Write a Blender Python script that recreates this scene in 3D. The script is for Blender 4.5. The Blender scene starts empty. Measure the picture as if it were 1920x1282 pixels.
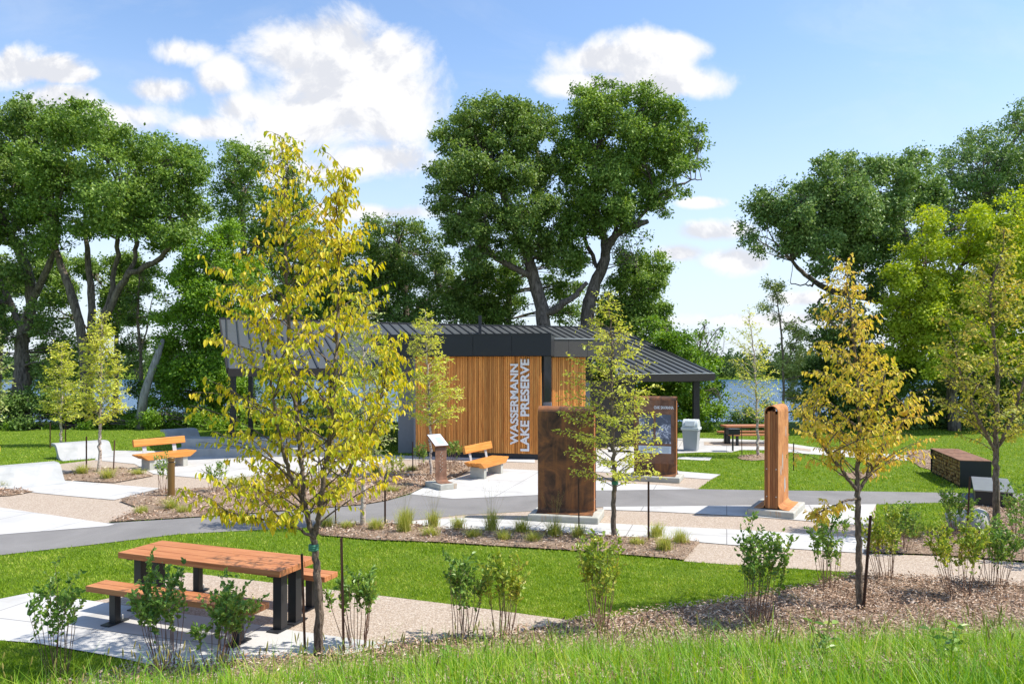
import bpy, bmesh, math, random
import numpy as np
from mathutils import Vector

# ------------------------------------------------------------------ constants
F, HY, H, CX = 1400.0, 688.0, 3.15, 960.0      # focal length (px of the 1920 photo), horizon row, eye height
scene = bpy.context.scene
COL = scene.collection
rad = math.radians

_bX = np.array([-30., -8., -3.85, -1.93, .23, 5.8, 12., 30.])
_bY = np.array([6.0, 6.6, 7.1, 7.45, 7.95, 8.45, 9.3, 11.])

def berm(X):
    return np.interp(X, _bX, _bY)

def terr(X, Y):
    X = np.asarray(X, float); Y = np.asarray(Y, float)
    s = np.maximum(0, berm(X) + .25 - Y)
    z = .40 * s * s / (s + .7)
    z = 1.6 * np.tanh(z / 1.6)
    t = np.clip((Y - 43) / 14, 0, 1)
    z = z - 4.6 * t * t * (3 - 2 * t)
    t2 = np.clip((Y - 352) / 40, 0, 1)
    z = z + 5.2 * t2 * t2 * (3 - 2 * t2) + np.where(Y > 380, 5 * np.sin(X / 140. + 1) * np.clip((Y - 380) / 100, 0, 1), 0)
    return z

def G(px, py):
    """ground point seen at photo pixel"""
    k = (py - HY) / F
    z = 0.
    Y = H / k
    for _ in range(30):
        Y = .5 * Y + .5 * (H - z) / k
        z = float(terr((px - CX) / F * Y, Y))
    return np.array([(px - CX) / F * Y, Y, z])

def W(px, py, Y):
    return np.array([(px - CX) / F * Y, Y, H - (py - HY) / F * Y])

# ------------------------------------------------------------------ mesh helpers
def norm(a):
    a = np.asarray(a, float)
    return a / np.maximum(np.linalg.norm(a, axis=-1, keepdims=True), 1e-9)

class MB:
    def __init__(s):
        s.V = []; s.n = 0; s.F = []
    def add(s, V, Fs):
        V = np.asarray(V, float).reshape(-1, 3)
        if isinstance(Fs, np.ndarray):
            s.F.append(Fs.astype(np.int32) + s.n)
        else:
            by = {}
            for f in Fs: by.setdefault(len(f), []).append(f)
            for k in by: s.F.append(np.array(by[k], np.int32) + s.n)
        s.V.append(V); s.n += len(V)
        return s
    def box(s, c, d, rz=0., ry=0., rx=0.):
        x, y, z = d[0] / 2, d[1] / 2, d[2] / 2
        V = np.array([[-x,-y,-z],[x,-y,-z],[x,y,-z],[-x,y,-z],[-x,-y,z],[x,-y,z],[x,y,z],[-x,y,z]])
        V = rot(V, rx, ry, rz) + np.array(c)
        return s.add(V, [(3,2,1,0),(4,5,6,7),(0,1,5,4),(1,2,6,5),(2,3,7,6),(3,0,4,7)])
    def prism(s, poly, a, b, axis='z'):
        """2-D outline (ccw) extruded from a to b along axis"""
        n = len(poly); P = np.array(poly, float)
        def put(t):
            c = np.full((n, 1), float(t))
            if axis == 'z': return np.hstack([P, c])
            if axis == 'x': return np.hstack([c, P])
            return np.hstack([P[:, :1], c, P[:, 1:]])
        V = np.vstack([put(a), put(b)])
        Fs = [tuple(range(n))[::-1], tuple(range(n, 2 * n))] + [(i, (i+1) % n, n + (i+1) % n, n + i) for i in range(n)]
        return s.add(V, Fs)
    def tube(s, P, R, k=6, cap=True):
        P = np.asarray(P, float); n = len(P)
        R = np.broadcast_to(np.asarray(R, float), (n,))
        T = np.empty_like(P); T[1:-1] = P[2:] - P[:-2]; T[0] = P[1] - P[0]; T[-1] = P[-1] - P[-2]
        T = norm(T)
        ref = np.where(np.abs(T[:, 2:3]) > .9, np.array([[1., 0, 0]]), np.array([[0, 0, 1.]]))
        m = np.abs(T[:, 2]).mean()
        ref = np.array([[1., 0, 0]]) if m > .6 else np.array([[0, 0, 1.]])
        A = norm(np.cross(T, ref)); B = np.cross(T, A)
        ang = np.arange(k) * 2 * np.pi / k
        V = P[:, None] + R[:, None, None] * (np.cos(ang)[None, :, None] * A[:, None] + np.sin(ang)[None, :, None] * B[:, None])
        i = np.arange(n - 1)[:, None] * k; j = np.arange(k)[None]; j2 = (j + 1) % k
        Q = np.stack([i + j, i + j2, i + k + j2, i + k + j], -1).reshape(-1, 4)
        s.add(V.reshape(-1, 3), Q)
        if cap:
            s.F.append(np.array([list(range(k))[::-1]], np.int32) + s.n - n * k)
            s.F.append(np.array([list(range((n-1)*k, n*k))], np.int32) + s.n - n * k)
        return s
    def lathe(s, prof, k=20, c=(0, 0, 0)):
        V = []; 
        for r, z in prof:
            for a in range(k):
                t = 2 * math.pi * a / k
                V.append((c[0] + r * math.cos(t), c[1] + r * math.sin(t), c[2] + z))
        n = len(prof)
        Fs = [(i*k+j, i*k+(j+1) % k, (i+1)*k+(j+1) % k, (i+1)*k+j) for i in range(n-1) for j in range(k)]
        Fs.append(tuple(range(k))[::-1]); Fs.append(tuple(range((n-1)*k, n*k)))
        return s.add(V, Fs)
    def build(s, name, mat, parent=None, smooth=False, bevel=0., origin=None):
        V = np.vstack(s.V) if s.V else np.zeros((0, 3))
        if origin is not None: V = V - np.asarray(origin)
        me = bpy.data.meshes.new(name)
        me.vertices.add(len(V)); me.vertices.foreach_set('co', V.astype(np.float32).ravel())
        tot = sum(f.size for f in s.F); nf = sum(len(f) for f in s.F)
        me.loops.add(tot); me.polygons.add(nf)
        li = np.concatenate([f.ravel() for f in s.F]) if s.F else np.zeros(0, np.int32)
        cnt = np.concatenate([np.full(len(f), f.shape[1], np.int32) for f in s.F])
        st = np.concatenate([[0], np.cumsum(cnt)[:-1]]).astype(np.int32)
        me.loops.foreach_set('vertex_index', li.astype(np.int32))
        me.polygons.foreach_set('loop_start', st)
        me.polygons.foreach_set('loop_total', cnt)
        me.polygons.foreach_set('use_smooth', np.full(nf, bool(smooth)))
        me.update(calc_edges=True)
        me.materials.append(mat)
        o = bpy.data.objects.new(name, me); COL.objects.link(o)
        if parent is not None: o.parent = parent
        if bevel:
            b = o.modifiers.new('bevel', 'BEVEL'); b.width = bevel; b.segments = 2; b.limit_method = 'ANGLE'; b.angle_limit = .6
            b.harden_normals = False
        return o

def rot(V, rx=0., ry=0., rz=0.):
    V = np.asarray(V, float)
    if rx:
        c, s = math.cos(rx), math.sin(rx); V = V @ np.array([[1,0,0],[0,c,s],[0,-s,c]])
    if ry:
        c, s = math.cos(ry), math.sin(ry); V = V @ np.array([[c,0,-s],[0,1,0],[s,0,c]])
    if rz:
        c, s = math.cos(rz), math.sin(rz); V = V @ np.array([[c,s,0],[-s,c,0],[0,0,1]])
    return V

def tag(o, label=None, cat=None, group=None, kind=None):
    if label: o['label'] = label
    if cat: o['category'] = cat
    if group: o['group'] = group
    if kind: o['kind'] = kind
    return o

def thing(name, label, cat, loc=(0, 0, 0), rz=0., group=None):
    o = bpy.data.objects.new(name, None); COL.objects.link(o)
    o.empty_display_size = .2
    o.location = [float(v) for v in loc]; o.rotation_euler = (0, 0, rz)
    return tag(o, label, cat, group)

def children_of(o):
    return list(o.children)

def dup(o, loc, rz=None, label=None, scale=None):
    bpy.context.view_layer.update()
    def cp(src, par):
        c = src.copy(); COL.objects.link(c); c.parent = par
        for ch in src.children: cp(ch, c)
        return c
    r = o.copy(); COL.objects.link(r)
    r.location = [float(v) for v in loc]
    if rz is not None: r.rotation_euler = (0, 0, rz)
    if label: r['label'] = label
    if scale: r.scale = scale
    for ch in list(o.children): cp(ch, r)
    return r

# ------------------------------------------------------------------ materials
class NT:
    def __init__(s, name):
        s.m = bpy.data.materials.new(name); s.m.use_nodes = True
        s.t = s.m.node_tree; s.t.nodes.clear()
        s.out = s.n('ShaderNodeOutputMaterial')
    def n(s, typ, ins=None, **kw):
        nd = s.t.nodes.new(typ)
        for k, v in kw.items(): setattr(nd, k, v)
        if ins:
            for k, v in ins.items():
                if hasattr(v, 'links') and hasattr(v, 'is_output'): s.t.links.new(v, nd.inputs[k])
                else: nd.inputs[k].default_value = v
        return nd
    def ramp(s, fac, stops, interp='LINEAR'):
        r = s.n('ShaderNodeValToRGB', {0: fac}); cr = r.color_ramp; cr.interpolation = interp
        cr.elements[0].position = stops[0][0]; cr.elements[0].color = (*stops[0][1], 1)
        cr.elements[1].position = stops[-1][0]; cr.elements[1].color = (*stops[-1][1], 1)
        for p, c in stops[1:-1]:
            e = cr.elements.new(p); e.color = (*c, 1)
        return r.outputs[0]
    def noise(s, vec, scale, detail=6, rough=.55, dist=0.):
        return s.n('ShaderNodeTexNoise', {'Vector': vec, 'Scale': scale, 'Detail': detail, 'Roughness': rough, 'Distortion': dist}).outputs['Fac']
    def obj(s, sc=(1, 1, 1)):
        tc = s.n('ShaderNodeTexCoord')
        return s.n('ShaderNodeMapping', {'Vector': tc.outputs['Object'], 'Scale': sc}).outputs[0]
    def mix(s, f, a, b, typ='MIX'):
        m = s.n('ShaderNodeMix', data_type='RGBA', blend_type=typ)
        for i, v in ((0, f), (6, a), (7, b)):
            if hasattr(v, 'is_output'): s.t.links.new(v, m.inputs[i])
            else: m.inputs[i].default_value = (*v, 1) if isinstance(v, tuple) and len(v) == 3 else v
        return m.outputs[2]
    def math(s, op, a, b=0., c=0.):
        m = s.n('ShaderNodeMath', operation=op)
        for i, v in enumerate((a, b, c)):
            if hasattr(v, 'is_output'): s.t.links.new(v, m.inputs[i])
            else: m.inputs[i].default_value = v
        return m.outputs[0]
    def bump(s, h, strength=.3, dist=.02):
        return s.n('ShaderNodeBump', {'Height': h, 'Strength': strength, 'Distance': dist}).outputs[0]
    def done(s, col, rough=.8, spec=.3, metal=0., bump=None, trans=0., tcol=None):
        p = s.n('ShaderNodeBsdfPrincipled')
        for k, v in (('Base Color', col), ('Roughness', rough), ('Specular IOR Level', spec), ('Metallic', metal)):
            if hasattr(v, 'is_output'): s.t.links.new(v, p.inputs[k])
            else: p.inputs[k].default_value = (*v, 1) if isinstance(v, tuple) and len(v) == 3 else v
        if bump is not None: s.t.links.new(bump, p.inputs['Normal'])
        sh = p.outputs[0]
        if trans:
            t = s.n('ShaderNodeBsdfTranslucent', {'Color': tcol if tcol is not None else col} if hasattr(tcol if tcol is not None else col, 'is_output') else {})
            mx = s.n('ShaderNodeMixShader', {0: trans})
            s.t.links.new(sh, mx.inputs[1]); s.t.links.new(t.outputs[0], mx.inputs[2]); sh = mx.outputs[0]
        s.t.links.new(sh, s.out.inputs[0])
        return s.m

def leaf_mat(name, stops, trans=.38, rough=.5, spec=.25, nscale=.35, tb=1.25):
    t = NT(name)
    g = t.n('ShaderNodeNewGeometry')
    ri = g.outputs['Random Per Island']
    nz = t.noise(t.obj(), nscale, 3, .5)
    nz = t.math('MULTIPLY_ADD', nz, 1.1, -.55)
    f = t.math('MULTIPLY_ADD', ri, .75, .12)
    f = t.math('ADD', f, nz)
    f = t.math('MAXIMUM', 0.01, t.math('MINIMUM', f, .99))
    c = t.ramp(f, stops)
    tc = t.n('ShaderNodeHueSaturation', {'Hue': .49, 'Saturation': 1.1, 'Value': tb, 'Color': c}).outputs[0]
    return t.done(c, rough, spec, trans=trans, tcol=tc)

def wood_mat(name, a, b, c, along=(1, 0, 0), rough=.5, scale=1., var=0.):
    t = NT(name)
    s = tuple((.7 if v else 14.) * scale for v in along)
    v = t.obj(s)
    g = t.n('ShaderNodeNewGeometry').outputs['Random Per Island']
    off = t.n('ShaderNodeCombineXYZ', {0: t.math('MULTIPLY', g, 40.), 1: t.math('MULTIPLY', g, 17.), 2: 0.}).outputs[0]
    v = t.n('ShaderNodeVectorMath', {0: v, 1: off}, operation='ADD').outputs[0]
    n1 = t.noise(v, 2.2, 8, .65, .6)
    n2 = t.noise(v, 9., 4, .6)
    col = t.ramp(n1, [(.28, c), (.5, a), (.72, b)])
    col = t.mix(t.math('MULTIPLY', g, .45), col, t.mix(.5, col, c))
    col = t.mix(t.math('MULTIPLY', n2, .3), col, tuple(x * .75 for x in c))
    if var: col = t.n('ShaderNodeHueSaturation', {'Hue': .5, 'Saturation': 1., 'Value': t.math('MULTIPLY_ADD', t.math('FRACT', t.math('MULTIPLY', g, 7.3)), var, 1.08 - var * .5), 'Color': col}).outputs[0]
    return t.done(col, rough, .35, bump=t.bump(n1, .25, .004))

def make_materials():
    M = {}
    # lawn soil under the blades
    t = NT('lawn_turf'); v = t.obj()
    n1 = t.noise(v, .5, 3); n2 = t.noise(v, 60, 5, .7); n3 = t.noise(v, 6, 4, .6)
    c = t.ramp(n3, [(.3, (.12, .20, .016)), (.7, (.20, .30, .03))])
    c = t.mix(t.math('MULTIPLY', n1, .5), c, (.16, .25, .025))
    c = t.mix(t.ramp(n2, [(.4, (0, 0, 0)), (.65, (1, 1, 1))]), c, t.mix(.5, c, (.02, .05, .006)))
    M['lawn'] = t.done(c, .9, .1, bump=t.bump(n2, .9, .04))
    t = NT('asphalt'); v = t.obj()
    n1 = t.noise(v, .7, 7, .65, .8); n2 = t.noise(v, 170, 3, .7); vo = t.n('ShaderNodeTexVoronoi', {'Vector': v, 'Scale': 120.}).outputs['Distance']
    c = t.ramp(n1, [(.25, (.20, .19, .18)), (.75, (.31, .295, .28))])
    c = t.mix(t.math('MULTIPLY', n2, .55), c, (.10, .10, .105))
    M['asphalt'] = t.done(c, .85, .25, bump=t.bump(vo, .5, .006))
    t = NT('concrete_slab'); v = t.obj()
    n1 = t.noise(v, .8, 6, .6, .5); n2 = t.noise(v, 30, 5, .7)
    vr = t.n('ShaderNodeMapping', {'Vector': v, 'Rotation': (0, 0, .28)}).outputs[0]
    br = t.n('ShaderNodeTexBrick', {'Vector': vr, 'Color1': (1, 1, 1, 1), 'Color2': (1, 1, 1, 1), 'Mortar': (0, 0, 0, 1), 'Scale': 1., 'Mortar Size': .011, 'Mortar Smooth': .3, 'Brick Width': 1.8, 'Row Height': 1.8}, offset=0.)
    c = t.ramp(n1, [(.3, (.44, .43, .41)), (.7, (.56, .55, .53))])
    c = t.mix(t.math('MULTIPLY', n2, .25), c, (.5, .49, .47))
    st = t.ramp(t.noise(v, .9, 5, .65, 1.5), [(.56, (0, 0, 0)), (.70, (.5, .5, .5))])
    c = t.mix(st, c, (.34, .32, .29))
    c = t.mix(br.outputs['Color'], (.24, .23, .22), c)
    M['slab'] = t.done(c, .8, .25, bump=t.bump(n2, .12, .004))
    t = NT('cast_concrete'); v = t.obj()
    n1 = t.noise(v, 2.5, 6, .6, .5); n2 = t.noise(v, 60, 5, .7)
    c = t.ramp(n1, [(.3, (.33, .34, .34)), (.7, (.47, .47, .46))])
    c = t.mix(t.math('MULTIPLY', n2, .3), c, (.36, .36, .35))
    M['cast'] = t.done(c, .75, .3, bump=t.bump(n2, .15, .004))
    t = NT('plinth_concrete'); v = t.obj()
    n1 = t.noise(v, 3, 6, .6, .5); n3 = t.noise(t.obj((5, 5, .7)), 1.3, 4, .6)
    c = t.ramp(n1, [(.3, (.33, .33, .29)), (.7, (.48, .47, .42))])
    c = t.mix(t.ramp(n3, [(.60, (0, 0, 0)), (.72, (.8, .8, .8))]), c, (.45, .22, .06))
    M['plinth'] = t.done(c, .8, .25, bump=t.bump(n1, .2, .01))
    t = NT('pebble_aggregate'); v = t.obj()
    vo = t.n('ShaderNodeTexVoronoi', {'Vector': v, 'Scale': 55.}); vc = vo.outputs['Color']
    sep = t.n('ShaderNodeSeparateColor', {0: vc}).outputs[0]
    c = t.ramp(sep, [(0, (.17, .12, .085)), (.35, (.36, .27, .20)), (.7, (.50, .41, .32)), (1, (.66, .60, .52))])
    n1 = t.noise(v, 1.2, 4)
    c = t.mix(.45, c, (.36, .285, .215))
    c = t.mix(t.math('MULTIPLY', n1, .35), c, (.48, .40, .33))
    M['agg'] = t.done(c, .8, .25, bump=t.bump(vo.outputs['Distance'], .5, .01))
    t = NT('bark_mulch'); v = t.obj()
    n1 = t.noise(v, 16, 6, .75, 1.5); n2 = t.noise(v, 1.3, 3)
    c = t.ramp(n1, [(.3, (.09, .055, .04)), (.5, (.34, .25, .18)), (.72, (.56, .46, .37))])
    c = t.mix(t.math('MULTIPLY', n2, .3), c, (.33, .19, .10))
    M['mulch'] = t.done(c, .95, .1, bump=t.bump(n1, 1., .05))
    t = NT('mulch_chips'); g = t.n('ShaderNodeNewGeometry').outputs['Random Per Island']
    c = t.ramp(g, [(0, (.09, .05, .035)), (.25, (.30, .18, .11)), (.5, (.46, .31, .21)), (.8, (.56, .43, .33)), (1, (.62, .53, .44))])
    M['chips'] = t.done(c, .9, .15)
    t = NT('lake_water'); v = t.obj((.35, 1.3, 1))
    n1 = t.noise(v, .55, 6, .62, .3)
    M['water'] = t.done((.03, .10, .20), .16, .5, bump=t.bump(n1, .85, .9))
    # woods
    M['bench_wood'] = wood_mat('bench_timber', (.66, .27, .055), (.78, .38, .10), (.48, .17, .035))
    M['table_wood'] = wood_mat('table_timber', (.53, .215, .085), (.69, .34, .15), (.34, .11, .045))
    M['slat_wood'] = wood_mat('cedar_slats', (.74, .31, .07), (.92, .48, .14), (.38, .125, .03), (0, 0, 1), .55, 1., .65)
    M['plank_wood'] = wood_mat('end_planks', (.46, .17, .055), (.66, .33, .13), (.26, .08, .025), (0, 0, 1), .5, 1., 1.1)
    # weathering steel
    def corten(name, a, b, c_, sc, d):
        t = NT(name); v = t.obj()
        n1 = t.noise(v, sc, 8, .68, 1.1); n2 = t.noise(t.obj((7, 7, .8)), 1.2, 5, .6); n3 = t.noise(v, 90, 3, .7)
        c = t.ramp(n1, [(.36, a), (.5, b), (.64, c_)])
        c = t.mix(t.ramp(n2, [(.5, (0, 0, 0)), (.7, (.75, .75, .75))]), c, d)
        c = t.mix(t.math('MULTIPLY', n3, .4), c, tuple(x * .6 for x in a))
        return t.done(c, .7, .3, bump=t.bump(n3, .15, .003))
    M['corten'] = corten('weathered_steel', (.06, .034, .024), (.17, .08, .042), (.36, .145, .055), 1.9, (.42, .165, .05))
    M['corten_bright'] = corten('orange_weathered_steel', (.32, .13, .05), (.52, .22, .075), (.66, .32, .12), 3., (.6, .26, .08))
    M['corten_mid'] = corten('brown_weathered_steel', (.13, .065, .04), (.24, .13, .085), (.34, .18, .11), 3., (.30, .13, .06))
    def plain(name, col, rough=.5, spec=.4, metal=0., var=.15, sc=8.):
        t = NT(name); n1 = t.noise(t.obj(), sc, 5, .6)
        c = t.mix(t.math('MULTIPLY', n1, 1.), tuple(x * (1 - var) for x in col), tuple(min(1, x * (1 + var)) for x in col))
        return t.done(c, rough, spec, metal, bump=t.bump(n1, .04, .004))
    M['black'] = plain('black_painted_steel', (.022, .023, .026), .42)
    M['fascia'] = plain('charcoal_metal_panel', (.016, .019, .023), .45, .4)
    M['fascia_sunlit'] = plain('sunlit_metal_panel', (.075, .068, .062), .5, .4)  # fascia metal made lighter: grazing sunlight put into the colour
    M['galv'] = plain('galvanised_steel', (.50, .51, .52), .45, .5, .4, .2, 30)
    M['roof'] = plain('standing_seam_sheet', (.075, .08, .08), .5, .5, .1, .12, 1.5)
    M['seam'] = plain('roof_seam', (.03, .03, .032), .4)
    M['block'] = plain('grey_block_wall', (.22, .23, .25), .8, .2)
    M['base_block'] = plain('dark_base_course', (.035, .037, .042), .6, .3)
    M['dark_in'] = plain('dark_soffit', (.03, .028, .026), .7, .2)
    M['letters'] = plain('white_letters', (.80, .81, .82), .4, .4, 0, .02)
    M['bin'] = plain('grey_plastic', (.33, .35, .37), .5, .4, 0, .06)
    M['bin_lid'] = plain('light_grey_plastic', (.56, .60, .60), .45, .4, 0, .06)
    M['bollard'] = plain('bronze_paint', (.20, .115, .035), .4, .5, .3, .12)
    M['stake'] = plain('rusty_stake', (.085, .045, .03), .7, .3, 0, .4, 20)
    M['tie'] = plain('green_tie', (.05, .22, .14), .6)
    M['wire'] = plain('pale_wire', (.55, .6, .5), .5)
    M['paper'] = plain('panel_face', (.62, .72, .80), .25, .5, 0, .05, 3)
    t = NT('panel_glass'); M['glass'] = t.done((.03, .035, .045), .08, .6)
    M['steel_top'] = plain('weathered_steel_top', (.34, .35, .37), .35, .6, .5, .3, 6)
    t = NT('map_print'); v = t.obj((1, 1, 1))
    n1 = t.noise(v, 3.2, 6, .6, .8)
    k = t.math('MULTIPLY', t.math('ABSOLUTE', t.math('SUBTRACT', t.math('FRACT', t.math('MULTIPLY', n1, 9.)), .5)), 2.)
    c = t.ramp(k, [(.0, (.20, .23, .30)), (.66, (.24, .27, .35)), (.84, (.72, .76, .82))])
    c = t.mix(t.ramp(n1, [(.50, (0, 0, 0)), (.53, (1, 1, 1))]), c, (.11, .13, .17))
    M['map'] = t.done(c, .2, .5)
    # bark
    def bark(name, a, b, scz=.5, sc=9., spots=None):
        t = NT(name); v = t.obj((1, 1, scz))
        n1 = t.noise(v, sc, 7, .7, .6)
        c = t.ramp(n1, [(.35, a), (.65, b)])
        if spots:
            n2 = t.noise(t.obj((1, 1, 3)), 6, 4, .6)
            c = t.mix(t.ramp(n2, [(.55, (0, 0, 0)), (.62, (1, 1, 1))]), c, spots)
        return t.done(c, .9, .15, bump=t.bump(n1, .9, .05))
    M['bark_dark'] = bark('dark_bark', (.05, .04, .032), (.26, .215, .175), .25, 9)
    M['bark_mid'] = bark('brown_bark', (.09, .068, .05), (.33, .26, .20), .3, 34)
    M['bark_birch'] = bark('birch_bark', (.42, .33, .27), (.66, .58, .50), 1, 12, (.14, .09, .07))
    M['bark_dead'] = bark('dead_grey_wood', (.20, .18, .16), (.46, .43, .40), .2, 9)
    M['twig'] = bark('red_brown_twig', (.19, .10, .07), (.42, .27, .19), .3, 40)
    # foliage
    M['l_gold'] = leaf_mat('golden_elm_leaf', [(0, (.30, .40, .03)), (.3, (.53, .53, .035)), (.62, (.75, .65, .05)), (.9, (.80, .60, .06)), (1, (.56, .32, .07))], .42, .45, .3, .5)
    M['l_orange'] = leaf_mat('amber_elm_leaf', [(0, (.42, .44, .05)), (.4, (.74, .62, .09)), (.75, (.83, .63, .14)), (1, (.72, .42, .12))], .38, .5, .25, .5)
    M['l_olive'] = leaf_mat('olive_gold_leaf', [(0, (.26, .32, .04)), (.5, (.48, .48, .065)), (.85, (.68, .56, .10)), (1, (.58, .37, .10))], .35, .5, .25, .5)
    M['l_lime'] = leaf_mat('lime_birch_leaf', [(0, (.34, .42, .05)), (.5, (.58, .62, .09)), (.85, (.74, .72, .12)), (1, (.80, .70, .15))], .38, .45, .35, .6)
    M['l_pale'] = leaf_mat('pale_birch_leaf', [(0, (.20, .27, .06)), (.5, (.38, .45, .12)), (1, (.62, .66, .32))], .35, .45, .35, .6)
    M['l_oak'] = leaf_mat('deep_green_leaf', [(0, (.05, .105, .016)), (.5, (.15, .25, .040)), (1, (.36, .46, .12))], .3, .45, .35, .25)
    M['l_oak2'] = leaf_mat('mid_green_leaf', [(0, (.06, .13, .016)), (.5, (.18, .30, .042)), (1, (.40, .53, .12))], .32, .45, .35, .25)
    M['l_grey'] = leaf_mat('grey_green_leaf', [(0, (.06, .125, .03)), (.5, (.16, .27, .06)), (1, (.36, .48, .15))], .25, .45, .35, .25)
    M['l_maple'] = leaf_mat('bright_green_leaf', [(0, (.08, .18, .016)), (.5, (.19, .34, .03)), (1, (.36, .52, .07))], .38, .45, .35, .3)
    M['l_lemon'] = leaf_mat('yellow_green_leaf', [(0, (.22, .32, .025)), (.5, (.40, .50, .04)), (1, (.60, .66, .09))], .4, .5, .3, .3)
    M['l_dark'] = leaf_mat('dark_green_leaf', [(0, (.045, .095, .022)), (.5, (.12, .21, .04)), (1, (.26, .38, .09))], .28, .5, .3, .3)  # leaf colour of the darker trees and shrubs
    M['l_shrub'] = leaf_mat('chokeberry_leaf', [(0, (.08, .18, .035)), (.4, (.19, .33, .06)), (.75, (.32, .45, .09)), (.93, (.50, .47, .10)), (1, (.48, .22, .08))], .32, .38, .45, 1.5)
    M['l_shrub_y'] = leaf_mat('yellowing_shrub_leaf', [(0, (.17, .28, .04)), (.4, (.33, .43, .06)), (.75, (.52, .54, .09)), (1, (.62, .42, .10))], .35, .4, .4, 1.5)
    M['g_lawn'] = leaf_mat('lawn_blade', [(0, (.11, .21, .012)), (.42, (.22, .36, .02)), (.72, (.36, .48, .045)), (1, (.56, .56, .14))], .35, .5, .2, 1.6)
    M['g_meadow'] = leaf_mat('meadow_blade', [(0, (.07, .19, .012)), (.4, (.17, .36, .022)), (.8, (.34, .50, .035)), (.96, (.56, .58, .10)), (1, (.74, .62, .28))], .4, .45, .3, .9)
    M['g_seed'] = leaf_mat('seed_head', [(0, (.25, .25, .06)), (1, (.45, .38, .14))], .3, .7, .1, .9)
    M['g_tuft'] = leaf_mat('dropseed_blade', [(0, (.20, .27, .04)), (.5, (.38, .42, .07)), (1, (.70, .60, .22))], .35, .5, .2, 2.)
    M['l_far'] = leaf_mat('far_wood_leaf', [(0, (.05, .10, .03)), (.5, (.09, .15, .045)), (1, (.16, .23, .07))], .25, .7, .1, .02)
    M['stone'] = plain('pale_boulder', (.46, .45, .43), .85, .2, 0, .3, 4)
    return M

M = make_materials()

# ------------------------------------------------------------------ leaves and blades
def leaf_geo(P, D, N, L, Wd, fine=False, rng=None):
    """P base points, D leaf direction, N leaf normal; L, Wd lengths"""
    D = norm(D); S = norm(np.cross(D, N)); N = np.cross(S, D)
    L = np.asarray(L).reshape(-1, 1) * np.ones((len(P), 1)); Wd = np.asarray(Wd).reshape(-1, 1) * np.ones((len(P), 1))
    n = len(P)
    if fine:
        tip = P + D * L - N * L * .22
        l1 = P + D * L * .28 - S * Wd * .46 + N * Wd * .16
        l2 = P + D * L * .66 - S * Wd * .40 + N * (Wd * .10 - L * .05)
        r1 = P + D * L * .28 + S * Wd * .46 + N * Wd * .16
        r2 = P + D * L * .66 + S * Wd * .40 + N * (Wd * .10 - L * .05)
        V = np.stack([P, l1, l2, tip, r2, r1], 1).reshape(-1, 3)
        b = np.arange(n)[:, None] * 6
        Q = np.concatenate([b + np.array([[0, 3, 2, 1]]), b + np.array([[0, 5, 4, 3]])], 0)
    else:
        tip = P + D * L
        l1 = P + D * L * .45 - S * Wd * .5 + N * Wd * .18
        r1 = P + D * L * .45 + S * Wd * .5 + N * Wd * .18
        V = np.stack([P, r1, tip, l1], 1).reshape(-1, 3)
        Q = np.arange(n)[:, None] * 4 + np.array([[0, 1, 2, 3]])
    return V, Q

def inpoly(X, Y, poly):
    c = np.zeros(len(X), bool); n = len(poly); j = n - 1
    for i in range(n):
        xi, yi = poly[i]; xj, yj = poly[j]
        if yi != yj:
            c ^= ((yi > Y) != (yj > Y)) & (X < (xj - xi) * (Y - yi) / (yj - yi) + xi)
        j = i
    return c

# ------------------------------------------------------------------ camera, world, sun
cam = bpy.data.cameras.new('camera'); camo = bpy.data.objects.new('camera', cam); COL.objects.link(camo)
camo.location = (0, 0, H); camo.rotation_euler = (rad(90), 0, 0)
cam.sensor_width = 36; cam.lens = 36 * F / 1920; cam.shift_y = (HY - 641) / 1920
cam.clip_end = 6000; scene.camera = camo

ELEV = rad(56); SDIR = norm(np.array([1., -.05, 0]))
SV = Vector((SDIR[0] * math.cos(ELEV), SDIR[1] * math.cos(ELEV), math.sin(ELEV)))
sl = bpy.data.lights.new('sun', 'SUN'); sl.energy = 4.3; sl.angle = rad(.53); sl.color = (1, .94, .84)
so = bpy.data.objects.new('sun', sl); COL.objects.link(so); so.rotation_euler = SV.to_track_quat('Z', 'Y').to_euler()

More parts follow.
